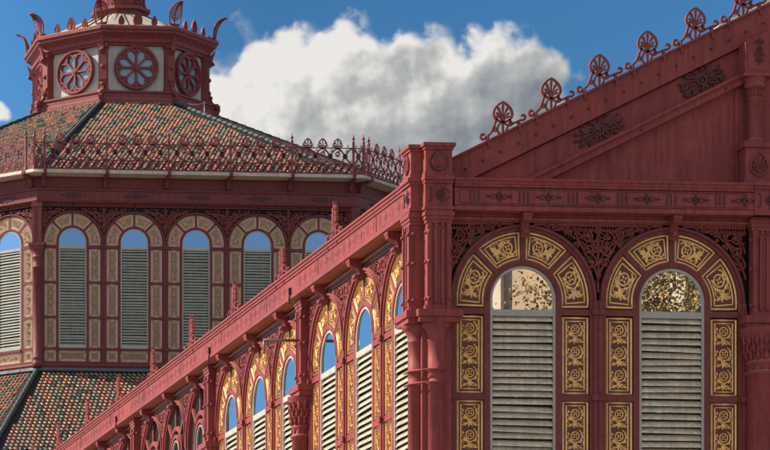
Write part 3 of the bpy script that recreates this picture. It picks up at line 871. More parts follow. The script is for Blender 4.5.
# pale raised sheet behind the upper rake
for side in (0,1):
    pts = [(4.1,gz(4.1)+.02),(WC,gz(WC)+.02),(WC,gz(WC)+.24),(4.25,gz(4.25)+.12)]
    if side: pts = [(HX-x,z) for x,z in pts]
    mb.prism(pts, GY+.8, 48)
inst('roof', mb.mesh('roof',[M['sheet']]), wing)
# ------------------------------------------------------------------ OCTAGONAL TOWER
TX, TYF = 10.43, 60.10; AP = 11.75; TY = TYF+AP
PT = 1.90; ZT = 22.13; SIDE = 2*AP*math.tan(R(22.5))
tower = thing('octagonal_tower', 'octagonal hall with tiled roofs, arched windows, a railed gallery and a lantern on top', 'tower', (TX,TY,-.33))
def tp(k, u, w, z):
    th_ = k*PI/4
    x,y = u, -(AP+w)
    return (x*math.cos(th_)-y*math.sin(th_), x*math.sin(th_)+y*math.cos(th_), z)
def tput(name, me, k, u=0, w=0, z=0, parent=tower): return inst(name, me, parent, tp(k,u,w,z), k*PI/4)
def hw(a): return a*math.tan(R(22.5))
# core walls
mb = MB()
aw = AP-.14
mb.lathe([(aw/math.cos(R(22.5)),10.0),(aw/math.cos(R(22.5)),24.1)],8,(0,0,0),0,False,R(22.5))
mb.lathe([((AP+9.5)/math.cos(R(22.5)),0),((AP+9.5)/math.cos(R(22.5)),12.6)],8,(0,0,0),1,False,R(22.5),cap=False)
inst('wall', mb.mesh('wall',[M['dark'],M['brick']]), tower)
VIS = (-2,-1,0,1)
for k in VIS:
    for j in range(5):
        u = (j-2)*PT
        w = window(tower, PT, 'far', tp(k,u,-.03,ZT), k*PI/4, separate=False)
def tface(prof, a, h, mats, name, ks=range(8), ext=0, mi=0):
    """extrude a moulding profile (w,z) along each octagon face with mitred ends"""
    for k in ks:
        mb = MB(); n = len(prof); vs = []
        ar = sum(prof[i][0]*prof[(i+1)%n][1]-prof[(i+1)%n][0]*prof[i][1] for i in range(n))
        pf = prof if ar > 0 else prof[::-1]
        for s in (-1,1):
            for w,z in pf:
                vs.append((s*(hw(a+w)-.001),-(w),z))
        fs = [tuple(range(n)), tuple(range(2*n-1,n-1,-1))]+[(i,i+n,(i+1)%n+n,(i+1)%n) for i in range(n)]
        mb.add(vs, fs, mi)
        key = (name,a,tuple(prof))
        if key not in _pc: _pc[key] = mb.mesh(name, mats)
        me = _pc[key]
        th_ = k*PI/4; x,y = 0,-a
        inst(name, me, tower, (x*math.cos(th_)-y*math.sin(th_), x*math.sin(th_)+y*math.cos(th_), 0), th_)
# parapet beam, fascia, gallery slab
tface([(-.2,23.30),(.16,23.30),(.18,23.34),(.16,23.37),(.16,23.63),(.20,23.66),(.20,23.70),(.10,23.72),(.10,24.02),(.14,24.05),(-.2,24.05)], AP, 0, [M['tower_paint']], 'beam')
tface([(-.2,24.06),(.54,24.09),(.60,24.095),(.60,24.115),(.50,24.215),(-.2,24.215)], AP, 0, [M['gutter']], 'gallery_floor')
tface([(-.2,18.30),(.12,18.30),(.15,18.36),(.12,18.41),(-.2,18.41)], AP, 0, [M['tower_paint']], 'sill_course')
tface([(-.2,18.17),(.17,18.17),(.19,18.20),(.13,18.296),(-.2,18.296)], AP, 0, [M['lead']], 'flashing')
# beam ornaments: dark ellipses
mb = MB()
for d in (-.20,-.1,0,.1,.20):
    r_ = .055*(1-abs(d)*2)+.02
    mb.bar(circ(d,23.50,r_,10),.022,-.018,0,True)
mb.bar([(-.34,23.50),(.34,23.50)],.02,-.016,0); mb.boss(-.34,-.008,23.5,.025); mb.boss(.34,-.008,23.5,.025); mb.bar([(0,23.40),(0,23.60)],.02,-.018,0)
bo = mb.mesh('beam_ornament',[M['paint_dark']])
gt = [grille_mesh(-.95,.95,(-.95,.95),1.165,21,.8), grille_mesh(-.95,0,(0,),1.165,22,.8), grille_mesh(0,.95,(0,),1.165,23,.8)]
for k in VIS:
    for j in range(5): tput('beam_ornament', bo, k, (j-2)*PT, .16)
    for j in range(4): tput('spandrel_grille', gt[0], k, (j-1.5)*PT, 0, ZT)
    tput('spandrel_grille', gt[1], k, -2*PT, 0, ZT); tput('spandrel_grille', gt[2], k, 2*PT, 0, ZT)
# corner piers
def tcol():
    mb = MB()
    mb.box(-.15,.15,-.13,.15,22.06,23.30); mb.box(-.17,.17,-.15,.15,23.16,23.296)
    for x in (-.10,.10): mb.box(x-.03,x+.03,-.145,-.1305,22.1,23.1)
    mb.box(-.24,.24,-.24,.15,21.96,22.059); mb.box(-.21,.21,-.21,.15,21.86,21.959)
    mb.lathe([(.15,18.3),(.165,18.30),(.165,18.45),(.15,18.47),(.15,18.55),(.165,18.57),(.165,18.61),(.145,18.63),(.145,21.30),(.165,21.31),(.165,21.35),(.145,21.36),(.145,21.6),(.165,21.62),(.165,21.65),(.15,21.66),(.20,21.80),(.23,21.86)],16,(0,-.05,0))
    return mb.mesh('corner_column',[M['tower_paint']])
tc = tcol(); rc = AP/math.cos(R(22.5))
for k in range(8):
    a = -PI/2+R(22.5)+k*PI/4; inst('corner_column', tc, tower, ((rc-.0)*math.cos(a),(rc-.0)*math.sin(a),0), a+PI/2)
# gallery brackets and railing
mb = MB()
mb.profile([(.10,24.06),(.555,24.10),(.60,24.21),(.62,24.21),(.62,24.08),(.50,24.0),(.36,24.0),(.26,23.92),(.22,23.80),(.14,23.70),(.10,23.72)],-.05,.05)
mb.tube([(-.06,-.46,24.03),(.06,-.46,24.03)],.05,8); mb.tube([(-.055,-.2,23.80),(.055,-.2,23.80)],.05,8)
gb = mb.mesh('gallery_bracket',[M['tower_paint']])
mb = MB(); mb.box(-.032,.032,-.032,.032,0,1.0); mb.lathe([(.045,.96),(.05,1.0),(.02,1.03),(.045,1.08),(.05,1.11),(.02,1.15),(.004,1.25)],8); mb.lathe([(.05,0),(.05,.08),(.03,.10)],8)
mb.lathe([(.028,.66),(.05,.70),(.028,.74)],8)
rp = mb.mesh('railing_post',[M['rail']])
def railing_mesh(L, n):
    mb = MB(); c = L/n; y0,y1 = -.014,.014
    for z,w in ((.03,.045),(.30,.03),(.80,.03)): mb.bar([(-L/2,z),(L/2,z)],w,y0,y1)
    for s in (-1,1):
        pts = []
        N = 10*n
        for i in range(N+1):
            x = -L/2+L*i/N; pts.append((x,.55+s*.235*math.cos(PI*(x+L/2)/c)))
        mb.bar(pts,.044,y0,y1)
        pts = [(-L/2+L*i/(2*N),.165+s*.115*math.cos(2*PI*(-L/2+L*i/(2*N)+L/2)/c)) for i in range(2*N+1)]
        mb.bar(pts,.032,y0,y1)
    for i in range(4*n):
        mb.bar(spiral(-L/2+(i+.5)*c/4,.235 if i%2 else .09,.05,.012,i*1.3,1.2 if i%2 else -1.2,10),.026,y0,y1)
        mb.bar(spiral(-L/2+(i+.5)*c/4,.38 if i%2 else .72,.045,.012,i*1.7,1.1 if i%2 else -1.1,9),.018,y0,y1)
    for i in range(n+1):
        x = -L/2+i*c
        if i < n:
            xm = x+c/2
            mb.bar(circ(xm,.55,.060,10),.036,y0,y1,True); mb.bar([(xm-.09,.55),(xm+.09,.55)],.012,y0,y1); mb.bar([(xm,.42),(xm,.68)],.012,y0,y1)
            for q in (.25,.75): mb.bar(circ(x+c*q,.165,.045,8),.024,y0,y1,True)
        if 0 < i < n:
            palmette(mb,x,.79,.24,.29,y0,y1,.036,5)
            mb.bar(circ(x,.62,.06,10),.036,y0,y1,True); mb.bar([(x-.07,.55),(x+.07,.55)],.012,y0,y1)
            mb.bar([(x,.30),(x,.80)],.014,y0,y1)
        if i < n:
            for s in (-1,1): mb.bar(spiral(x+c/2+s*.10,.86,.045,.012,PI/2,s*.9,9),.014,y0,y1)
    return mb.mesh('railing_panel',[M['rail']])
ga = AP+.47; gl = 2*hw(ga)
rail = railing_mesh(PT-.05,4); re_ = (gl-5*PT)/2+.0
rail_e = railing_mesh(re_ if re_ > .2 else .2,1)
for k in VIS:
    for j in range(6):
        tput('railing_post', rp, k, (j-2.5)*PT, .47, 24.215); tput('gallery_bracket', gb, k, (j-2.5)*PT, 0)
    for j in range(5): tput('railing_panel', rail, k, (j-2)*PT, .47, 24.215)
for k in range(-2,3):
    a = -PI/2-R(22.5)+k*PI/4; rr = ga/math.cos(R(22.5))
    inst('railing_post', rp, tower, (rr*math.cos(a),rr*math.sin(a),24.215), a+PI/2)
for k in VIS:
    for s in (-1,1):
        tput('railing_panel', rail_e, k, s*(2.5*PT+re_/2), .47, 24.215)

# tiled roofs
def roof_face(a_in, z_in, a_out, z_out, tw, rows, pattern, seed):
    """glazed scale tiles over one octagon face; local origin at the axis, face looks to -y"""
    r = random.Random(seed); mb = MB()
    h0,h1 = hw(a_out),hw(a_in)
    mb.add([(-h0,-a_out,z_out),(h0,-a_out,z_out),(h1,-a_in,z_in),(-h1,-a_in,z_in)],[(0,1,2,3)],0)
    run = a_out-a_in; rise = z_in-z_out; sl = math.hypot(run,rise)
    ny,nz = -rise/sl, run/sl         # outward normal
    def P(x,t,o): 
        return (x, -(a_out-run*t)+ny*o, z_out+rise*t+nz*o)
    dt = 1/rows; tl = sl*dt
    for j in range(rows):
        t0 = j*dt; hwid = hw(a_out-run*(t0+dt))-.12
        n = int(2*hw(a_out)/tw)+2
        for i in range(-n//2,n//2+1):
            x = (i+.5*(j%2))*tw
            if abs(x)+tw*.5 > hwid: continue
            mi = pattern(i,j,r)
            w = tw*.36*r.uniform(.86,1.08); lift = .042*r.uniform(.8,1.25); sk = r.uniform(-.006,.006)
            ta = t0+r.uniform(-.06,.06)*dt; tb = t0+dt*.66
            vs = []
            for tt,l in ((ta,lift),(ta+dt*.18,lift*1.02),(tb,.018)):
                f = .62 if tt == ta else 1.0
                for q,hq in ((-1,0.0),(-.55,.75),(0,1.0),(.55,.75),(1,0.0)):
                    vs.append(P(x+q*w*f+sk+(tw*.10 if tt == ta else (-tw*.10 if tt == tb else 0)), tt, l*.25+l*.75*hq if tt != tb else .006+.02*hq))  # sideways slant shapes in the lean that shadows give the tiles
            lip = [P(x+q*w*.6+sk+tw*.10, ta, .002) for q in (-1,-.55,0,.55,1)]
            vs += lip
            fs = []
            for b in (0,5):
                for q in range(4): fs.append((b+q,b+q+1,b+q+6,b+q+5))
            for q in range(4): fs.append((15+q,16+q,q+1,q))
            mb.add(vs, fs, mi, True)
    return mb.mesh('tiled_roof',[M['tile_under'],M['tile_coral'],M['tile_sage'],M['tile_green'],M['tile_cream']])
def pat_low(i,j,r):
    q = (i+(j//2)*1+(j%3)) // 2
    c = q%2
    if r.random() < .06: c = 1-c
    if c == 0: return 1 if r.random() < .99 else 4
    return 2 if r.random() < .80 else 3
def pat_up(i,j,r):
    z = abs(((j+3) % 16)-8)
    q = ((i*1+z) // 3) % 2
    if r.random() < .07: q = 1-q
    if q == 0: return 1 if r.random() < .98 else 4
    return 3 if r.random() < .50 else 2
LA = 2.73; ZL = 28.55
UP = roof_face(LA+.10, ZL, AP+.05, 24.26, .128, 52, pat_up, 4)
LOW = roof_face(AP+.12, 18.16, AP+9.6, 12.7, .145, 44, pat_low, 9)
for k in range(8):
    inst('tiled_roof', UP, tower, (0,0,0), k*PI/4)
    if k in (0,1,7,6): inst('tiled_roof', LOW, tower, (0,0,0), k*PI/4)
mb = MB()
for k in (2,3,4,5):
    mb.M = Matrix.Rotation(k*PI/4,4,'Z'); a,b = AP+9.6,AP+.12
    mb.add([(-hw(a),-a,12.7),(hw(a),-a,12.7),(hw(b),-b,18.16),(-hw(b),-b,18.16)],[(0,1,2,3)],0)
mb.M = None
inst('plain_roof', mb.mesh('plain_roof',[M['tile_coral']]), tower)
q = 1/math.cos(R(22.5))
for nm,(ai,zi,ao,zo,n,rr) in enumerate(((LA+.1,ZL+.03,AP+.05,24.30,34,.058),(AP+.12,18.2,AP+9.6,12.74,36,.075))):
    mb = MB()
    for i in range(n):
        t = i/n; t2 = (i+1.12)/n
        mb.tube([((ai+(ao-ai)*t)*q,0,zi+(zo-zi)*t),((ai+(ao-ai)*t2)*q,0,zi+(zo-zi)*t2+.02)],[rr*.98,rr*1.06],7)
    hm_ = mb.mesh('hip_ridge',[M['ridge']])
    for k in range(8): inst('hip_ridge', hm_, tower, (0,0,0), -PI/2+R(22.5)+k*PI/4)

# lantern
lant = inst('lantern', None, tower, (0,0,0)); 
def lput(name, me, k, u=0, w=0, z=0):
    th_ = k*PI/4; x,y = u,-(LA+w)
    return inst(name, me, lant, (x*math.cos(th_)-y*math.sin(th_), x*math.sin(th_)+y*math.cos(th_), z), th_)
def lface(prof, a, mats, name):
    mb = MB(); n = len(prof)
    ar = sum(prof[i][0]*prof[(i+1)%n][1]-prof[(i+1)%n][0]*prof[i][1] for i in range(n)); pf = prof if ar > 0 else prof[::-1]
    for k in range(8):
        mb.M = Matrix.Rotation(k*PI/4,4,'Z')
        vs = [(s*hw(a+w),-(a+w),z) for s in (-1,1) for w,z in pf]
        mb.add(vs,[tuple(range(n)), tuple(range(2*n-1,n-1,-1))]+[(i,i+n,(i+1)%n+n,(i+1)%n) for i in range(n)],0)
    mb.M = None
    inst(name, mb.mesh(name,mats), lant)
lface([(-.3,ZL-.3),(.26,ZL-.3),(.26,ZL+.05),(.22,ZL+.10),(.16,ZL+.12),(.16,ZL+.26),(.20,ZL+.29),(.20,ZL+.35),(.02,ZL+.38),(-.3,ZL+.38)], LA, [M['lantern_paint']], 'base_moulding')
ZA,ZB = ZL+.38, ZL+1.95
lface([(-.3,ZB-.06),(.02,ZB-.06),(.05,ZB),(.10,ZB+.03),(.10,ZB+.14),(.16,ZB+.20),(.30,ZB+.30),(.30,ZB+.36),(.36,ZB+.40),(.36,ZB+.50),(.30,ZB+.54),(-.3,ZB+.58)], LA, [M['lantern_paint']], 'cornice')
mb = MB(); mb.lathe([((LA-.12)/math.cos(R(22.5)),ZA-.2),((LA-.12)/math.cos(R(22.5)),ZB)],8,(0,0,0),0,False,R(22.5))
inst('white_panel', mb.mesh('white_panel',[M['white']]), lant)
def rose_mesh():
    mb = MB(); r = .74
    mb.arcbox(0,0,r-.105,r,0,2*PI,-.10,-.0,40); mb.arcbox(0,0,r-.07,r-.02,0,2*PI,-.13,-.101,40)
    mb.arcbox(0,0,.01,.11,0,2*PI,-.11,-.0,14); mb.arcbox(0,0,.005,.05,0,2*PI,-.14,-.111,10)
    for k in range(8):
        a = k*PI/4; c,s = math.cos(a),math.sin(a)
        mb.bar([(c*.10,s*.10),(c*.36,s*.36),(c*.50,s*.50)],.070,-.09,-.0)
        b = a+PI/8; c2,s2 = math.cos(b),math.sin(b)
        mb.arcbox(c2*.475,s2*.475,.115,.170,b-R(100),b+R(100),-.09,0,14)
        # trefoil corner between the petals
        mb.bar(circ(c*.575,s*.575,.045,8),.034,-.085,0,True)
        mb.bar([(c*.48,s*.48),(c*.64,s*.64)],.03,-.08,0)
    return mb.mesh('rose_window',[M['lantern_paint']])
def rose_glass():
    mb = MB(); mb.prism(circ(0,0,.66,32),-.012,.02); return mb.mesh('rose_glass',[M['glass_rose']])
rm,rg = rose_mesh(),rose_glass()
zr = (ZA+ZB)/2-.0
for k in VIS+(2,):
    o = lput('rose_window', rm, k, 0, -.09, zr); lput('rose_glass', rg, k, 0, -.10, zr)
def lpier():
    mb = MB()
    mb.box(-.14,.14,-.08,.20,ZA,ZB); mb.box(-.17,.17,-.12,.2,ZB-.16,ZB-.02); mb.box(-.16,.16,-.11,.2,ZA,ZA+.10)
    zc = zr
    mb.lathe([(.085,-.0),(.085,.04),(.05,.06),(1e-4,.07)],12,(0,0,0),0) if False else None
    mb.boss(0,-.09,zc,.075,0,12); mb.boss(0,-.09,ZB-.30,.045,0,8)
    for x in (-.07,0,.07): mb.box(x-.018,x+.018,-.125,-.081,ZA+.12,ZA+.34)
    mb.box(-.13,.13,-.13,-.081,ZA+.34,ZA+.40)
    mb.profile([(.08,ZB-.03),(.30,ZB+.18),(.24,ZB+.02),(.20,ZB-.12),(.22,ZB-.26),(.16,ZB-.34),(.08,ZB-.36)],-.06,.06)
    mb.tube([(-.07,-.22,ZB-.25),(.07,-.22,ZB-.25)],.05,8)
    # buttress scroll at the foot
    mb.profile([(.08,ZA-.05),(.16,ZA+.20),(.20,ZA+.05),(.30,ZA-.04),(.42,ZA-.10),(.46,ZA-.24),(.40,ZA-.38),(.08,ZA-.40)],-.055,.055)
    mb.tube([(-.075,-.34,ZA-.14),(.075,-.34,ZA-.14)],.115,12); mb.tube([(-.085,-.34,ZA-.14),(.085,-.34,ZA-.14)],.05,8)
    mb.tube([(-.07,-.15,ZA+.20),(.07,-.15,ZA+.20)],.05,8)
    return mb.mesh('lantern_pier',[M['lantern_paint']])
def horn_mesh():
    """leaf acroterion that curls outward"""
    mb = MB(); N = 12; rows = []
    def cl(t): return (.05+.42*t**2.4, .70*math.sin(t*PI/2*.92))
    def wd(t): return .25*(math.sin(min(1,.35+t*.8)*PI*.62))*(1-t**3)+.006
    for i in range(N+1):
        t = i/N; o,z = cl(t); w_ = wd(t); rows.append((o,z,w_))
    for q0 in (-1,1):
        for i in range(2,N-1,1):
            o,z,w_ = rows[i]; o2,z2,w2 = rows[min(N,i+1)]
            mb.tube([(0,-(o+.035),z-.03),(q0*w_*.9,-(o2+.09),z2+.02)],.020,5)
    mb.tube([(0,-(o+.04),z) for o,z,w_ in rows],.030,6)
    for q0 in (-1,1): mb.tube([(q0*w_,-(o+.06),z) for o,z,w_ in rows],.026,5)
    mb.box(-.14,.14,-.12,.08,-.06,.05); mb.tube([(-.15,-.10,.02),(.15,-.10,.02)],.045,8)
    return mb.mesh('acroterion',[M['lantern_paint']])
lp,hm = lpier(),horn_mesh()
rl = LA/math.cos(R(22.5))
for k in range(8):
    a = -PI/2+R(22.5)+k*PI/4
    inst('lantern_pier', lp, lant, ((rl-.02)*math.cos(a),(rl-.02)*math.sin(a),0), a+PI/2)
    inst('acroterion', hm, lant, ((rl+.14)*math.cos(a),(rl+.14)*math.sin(a),ZB+.57), a+PI/2)
def leaf(h,w):
    mb = MB(); L = bez((0,0),(-w*.7,h*.05),(-w*.6,h*.6),(0,h),10); Rr = [(-x,z) for x,z in L][::-1]
    mb.prism(L+Rr[1:-1],-.02,.02); mb.bar(L+Rr[1:-1],.02,-.035,.03,True); mb.bar([(0,.02),(0,h*.9)],.02,-.04,.03)
    for s in (-1,1): mb.bar([(0,h*.15),(s*w*.22,h*.5),(s*w*.2,h*.7)],.014,-.035,.03)
    return mb.mesh('cornice_leaf',[M['lantern_paint']])
lf1,lf2 = leaf(.46,.30),leaf(.33,.19)
for k in VIS+(2,3):
    lput('cornice_leaf', lf1, k, 0, .20, ZB+.545)
    for s in (-1,1): lput('cornice_leaf', lf2, k, s*.55, .20, ZB+.545)
# lantern roof and upper drum
mb = MB(); q = 1/math.cos(R(22.5))
mb.lathe([((LA+.1)*q,ZB+.50),(.95*q,ZB+1.45)],8,(0,0,0),0,False,R(22.5))
for k in range(32):
    a = 2*PI*k/32+PI/32
    mb.tube([((LA-.1)*math.cos(a)*1.02,(LA-.1)*math.sin(a)*1.02,ZB+.60),(.95*math.cos(a),.95*math.sin(a),ZB+1.47)],.022,5,1)
inst('lantern_roof', mb.mesh('lantern_roof',[M['zinc'],M['steel']]), lant)
mb = MB(); zd = ZB+1.41
mb.lathe([(.82*q,zd),(.82*q,zd+.22),(.95*q,zd+.24),(.95*q,zd+.34),(.80*q,zd+.36),(.80*q,zd+.40)],8,(0,0,0),0,False,R(22.5))
mb.lathe([(.66*q,zd+.38),(.66*q,zd+1.1),(.85*q,zd+1.15),(.85*q,zd+1.25)],8,(0,0,0),0,False,R(22.5))
mb.lathe([(.8,zd+1.25),(.72,zd+1.6),(.5,zd+1.95),(.2,zd+2.15),(.08,zd+2.5),(.11,zd+2.6),(.02,zd+3.0)],16)
inst('drum', mb.mesh('drum',[M['lantern_paint']]), lant)
ax_d = antefix_mesh(0,.42,.26,.29)
for k in range(8):
    th_ = k*PI/4; x,y = 0,-.80
    inst('antefix', ax_d, lant, (-y*-math.sin(th_)*-1 if False else -y*math.sin(th_)*1.0, y*math.cos(th_), zd+.40), th_)
# lightning cable
mb = MB(); a = -PI/2+R(22.5)
p0 = Vector((rl*1.17*math.cos(a),rl*1.17*math.sin(a),ZL+.02)); p1 = Vector((4.9*math.cos(a),4.9*math.sin(a),28.15))
mb.tube([tuple(p0.lerp(p1,t)+Vector((0,0,-.10*math.sin(PI*t)))) for t in [i/8 for i in range(9)]],.008,5)
mb.tube([(4.9*math.cos(a),4.9*math.sin(a),27.3),(4.9*math.cos(a),4.9*math.sin(a),28.2)],.02,6)
inst('lightning_cable', mb.mesh('lightning_cable',[M['steel']]), lant)

# ------------------------------------------------------------------ street side seen in the glass
opp = thing('apartment_building', 'ochre apartment block with cream pilasters, mirrored in the front arched panes', 'building', (22.3,-68,0)); opp.rotation_euler = (0,0,R(35))
mb = MB(); mb.box(-22,22,-12,0,0,30); inst('wall', mb.mesh('wall',[M['facade']]), opp)
mb = MB()
for i in range(15):
    x = -21.2+i*3.03; mb.box(x-.28,x+.28,.0,.35,0,29)
for z in (4,8,12,16,20,24,28.6): mb.box(-22,22,.0,.30,z,z+.30)
mb.box(-22.4,22.4,-12.4,.9,30,30.6)
inst('pilasters', mb.mesh('pilasters',[M['facade_trim']]), opp)
mb = MB(); mb.box(-.55,.55,-.02,.06,0,2.4,0); mb.box(-.62,.62,.0,.12,-.12,0,1); mb.box(-.62,.62,.0,.12,2.4,2.5,1)
wm = mb.mesh('window',[M['glass_dark'],M['facade_trim']])
for i in range(14):
    for z in (13.2,17.4,25.0): inst('window', wm, opp, (-19.7+i*3.03,0.02,z))

def tree(loc, h, cr, seed, label):
    t = thing('plane_tree', label, 'tree', loc); r = random.Random(seed); mb = MB()
    mb.tube([(0,0,0),(.1,.05,h*.3),(-.05,.1,h*.6),(.1,0,h*.85)],[.32,.26,.18,.06],10)
    for k in range(14):
        a = r.uniform(0,2*PI); z = h*r.uniform(.42,.75); e = Vector((math.cos(a)*cr*.8,math.sin(a)*cr*.8,z+r.uniform(.8,3)))
        mb.tube([(0,0,z),tuple(Vector((0,0,z)).lerp(e,.5)+Vector((0,0,.3))),tuple(e)],[.10,.06,.02],6)
    inst('trunk', mb.mesh('trunk',[M['bark']]), t)
    mb = MB(); zc = h-cr*1.0
    cl_ = [(Vector((r.gauss(0,1),r.gauss(0,1),r.gauss(0,1))).normalized()*cr*r.uniform(.35,.95)) for _ in range(230)]
    for c in cl_:
        for _ in range(250):
            p = c+Vector((r.gauss(0,.28),r.gauss(0,.28),r.gauss(0,.24)))+Vector((0,0,zc))
            u = Vector((r.gauss(0,1),r.gauss(0,1),r.gauss(0,1))).normalized(); v = u.cross(Vector((r.gauss(0,1),r.gauss(0,1),r.gauss(0,1)))).normalized()
            s = r.uniform(.032,.06)
            mb.add([tuple(p-u*s),tuple(p-v*s*.7),tuple(p+u*s),tuple(p+v*s*.7)],[(0,1,2,3)],0)
    inst('crown', mb.mesh('crown',[M['leaf']]), t)
tree((14.3,-32,0),17.0,3.9,3,'autumn plane tree, its yellow-brown crown mirrored in the front arched panes')

# ------------------------------------------------------------------ ground
def struct(name, mb, mats):
    o = inst(name, mb.mesh(name,mats)); o['kind'] = 'structure'; return o
mb = MB(); mb.add([(-1500,-1500,0),(1500,-1500,0),(1500,1500,0),(-1500,1500,0)],[(0,1,2,3)]); struct('ground', mb, [M['pavement']])
mb = MB(); mb.add([(-200,-27,.004),(200,-27,.004),(200,-15,.004),(-200,-15,.004)],[(0,1,2,3)]); struct('road', mb, [M['asphalt']])
mb = MB(); mb.box(-200,200,-15,-14.8,0,.12); mb.box(-200,200,-27.2,-27,0,.12); struct('kerb', mb, [M['stone']])

# ------------------------------------------------------------------ sun, sky, cloud
SUN_EL, SUN_AZ = R(36), R(16)       # azimuth measured from -X towards +Y
d = Vector((-math.cos(SUN_AZ)*math.cos(SUN_EL), math.sin(SUN_AZ)*math.cos(SUN_EL), math.sin(SUN_EL)))
sl = bpy.data.lights.new('sun','SUN'); sl.energy = 4.6; sl.angle = R(.5); sl.color = (1,.875,.70)
so = bpy.data.objects.new('sun', sl); C.objects.link(so); so.rotation_euler = d.to_track_quat('Z','Y').to_euler(); so.location = (-60,10,60)

world = bpy.data.worlds.new('World'); scene.world = world; world.use_nodes = True
world.cycles.sampling_method = 'MANUAL'; world.cycles.sample_map_resolution = 256
nt = world.node_tree; nt.nodes.clear(); L = nt.links.new
out = nn(nt,'ShaderNodeOutputWorld'); bg = nn(nt,'ShaderNodeBackground'); L(bg.outputs[0],out.inputs['Surface'])
bg.inputs['Strength'].default_value = .10
sky = nn(nt,'ShaderNodeTexSky', sky_type='NISHITA'); sky.sun_disc = False
sky.sun_elevation = SUN_EL; sky.sun_rotation = math.atan2(d.x,d.y); sky.altitude = 800; sky.air_density = 1.0; sky.dust_density = .3; sky.ozone_density = 3.0
def mth(op, a, b=None, c=None, clamp=False):
    n = nn(nt,'ShaderNodeMath', operation=op); n.use_clamp = clamp
    for i,v in enumerate((a,b,c)):
        if v is None: continue
        if isinstance(v,(int,float)): n.inputs[i].default_value = v
        else: L(v, n.inputs[i])
    return n.outputs[0]
tcn = nn(nt,'ShaderNodeTexCoord'); sep = nn(nt,'ShaderNodeSeparateXYZ'); 
rot = nn(nt,'ShaderNodeVectorRotate', rotation_type='Z_AXIS'); rot.inputs['Angle'].default_value = R(4.99)
L(tcn.outputs['Generated'], rot.inputs['Vector']); L(rot.outputs[0], sep.inputs[0])
ysafe = mth('MAXIMUM', sep.outputs[1], .02)
U = mth('MULTIPLY_ADD', mth('DIVIDE', sep.outputs[0], ysafe), 34.0, -2.51)      # sky-dome coordinates of the cloud bank
V = mth('MULTIPLY_ADD', mth('DIVIDE', sep.outputs[2], ysafe), -34.0, 9.08)
uv = nn(nt,'ShaderNodeCombineXYZ'); L(U,uv.inputs[0]); L(V,uv.inputs[1])
def noise(scale, detail, off=(0,0,0), rough=.55):
    mp = nn(nt,'ShaderNodeMapping'); mp.inputs['Location'].default_value = off; L(uv.outputs[0],mp.inputs['Vector'])
    n = nn(nt,'ShaderNodeTexNoise', noise_dimensions='2D'); n.inputs['Scale'].default_value = scale; n.inputs['Detail'].default_value = detail; n.inputs['Roughness'].default_value = rough
    L(mp.outputs[0],n.inputs['Vector']); return n.outputs['Fac']
BL = [(2.3,1.15,.65,.6),(2.75,.75,.6,.55),(2.95,.95,.80,.70),(3.45,.85,.70,.62),(3.95,.85,.65,.60),(4.45,.95,.60,.62),(4.95,.90,.62,.55),(5.30,.80,.42,.42),(2.45,1.30,.55,.50),(3.6,1.5,1.3,.85),(4.6,1.45,.95,.75),(2.2,1.55,.5,.6),(2.5,1.0,.55,.4),(-.15,1.12,.28,.14),(5.3,1.25,.35,.45)]
def field(du, dv):
    tot = None
    for cx,cy,rx,ry in BL:
        a = mth('DIVIDE', mth('ADD', U, -cx+du), rx); b = mth('DIVIDE', mth('ADD', V, -cy+dv), ry)
        dd = mth('SUBTRACT', 1.0, mth('SQRT', mth('ADD', mth('MULTIPLY',a,a), mth('MULTIPLY',b,b))))
        tot = dd if tot is None else mth('SMOOTH_MAX', tot, dd, .22)
    return tot
n_big = noise(1.5,3); n_fine = noise(3.6,6,(3,1,0),.53)
n_soft = noise(1.25,4,(7,2,0),.45); n_soft2 = noise(1.25,4,(7.16,2.16,0),.45)
fld = field(0,0)
vo = nn(nt,'ShaderNodeTexVoronoi', feature='F1', voronoi_dimensions='2D'); vo.inputs['Scale'].default_value = 3.2; vo.inputs['Detail'].default_value = 0.0
wv = nn(nt,'ShaderNodeVectorMath', operation='MULTIPLY_ADD'); L(uv.outputs[0], wv.inputs[0]); wv.inputs[1].default_value = (1,1,1)
wc = nn(nt,'ShaderNodeCombineXYZ'); L(mth('MULTIPLY', n_fine, .35), wc.inputs[0]); L(mth('MULTIPLY', n_big, .35), wc.inputs[1]); L(wc.outputs[0], wv.inputs[2]); L(wv.outputs[0], vo.inputs['Vector'])
puff = mth('SUBTRACT', .45, vo.outputs['Distance'])
dens = mth('ADD', fld, mth('ADD', mth('MULTIPLY_ADD', n_big, .70, -.35), mth('MULTIPLY_ADD', mth('ADD', n_fine, mth('MULTIPLY', puff, .65)), .62, -.24)))
mask = nn(nt,'ShaderNodeMapRange', interpolation_type='SMOOTHERSTEP'); L(dens,mask.inputs['Value']); mask.inputs['From Min'].default_value = -.02; mask.inputs['From Max'].default_value = .42
front = mth('GREATER_THAN', sep.outputs[1], .05)
mk = mth('MULTIPLY', mask.outputs[0], front)
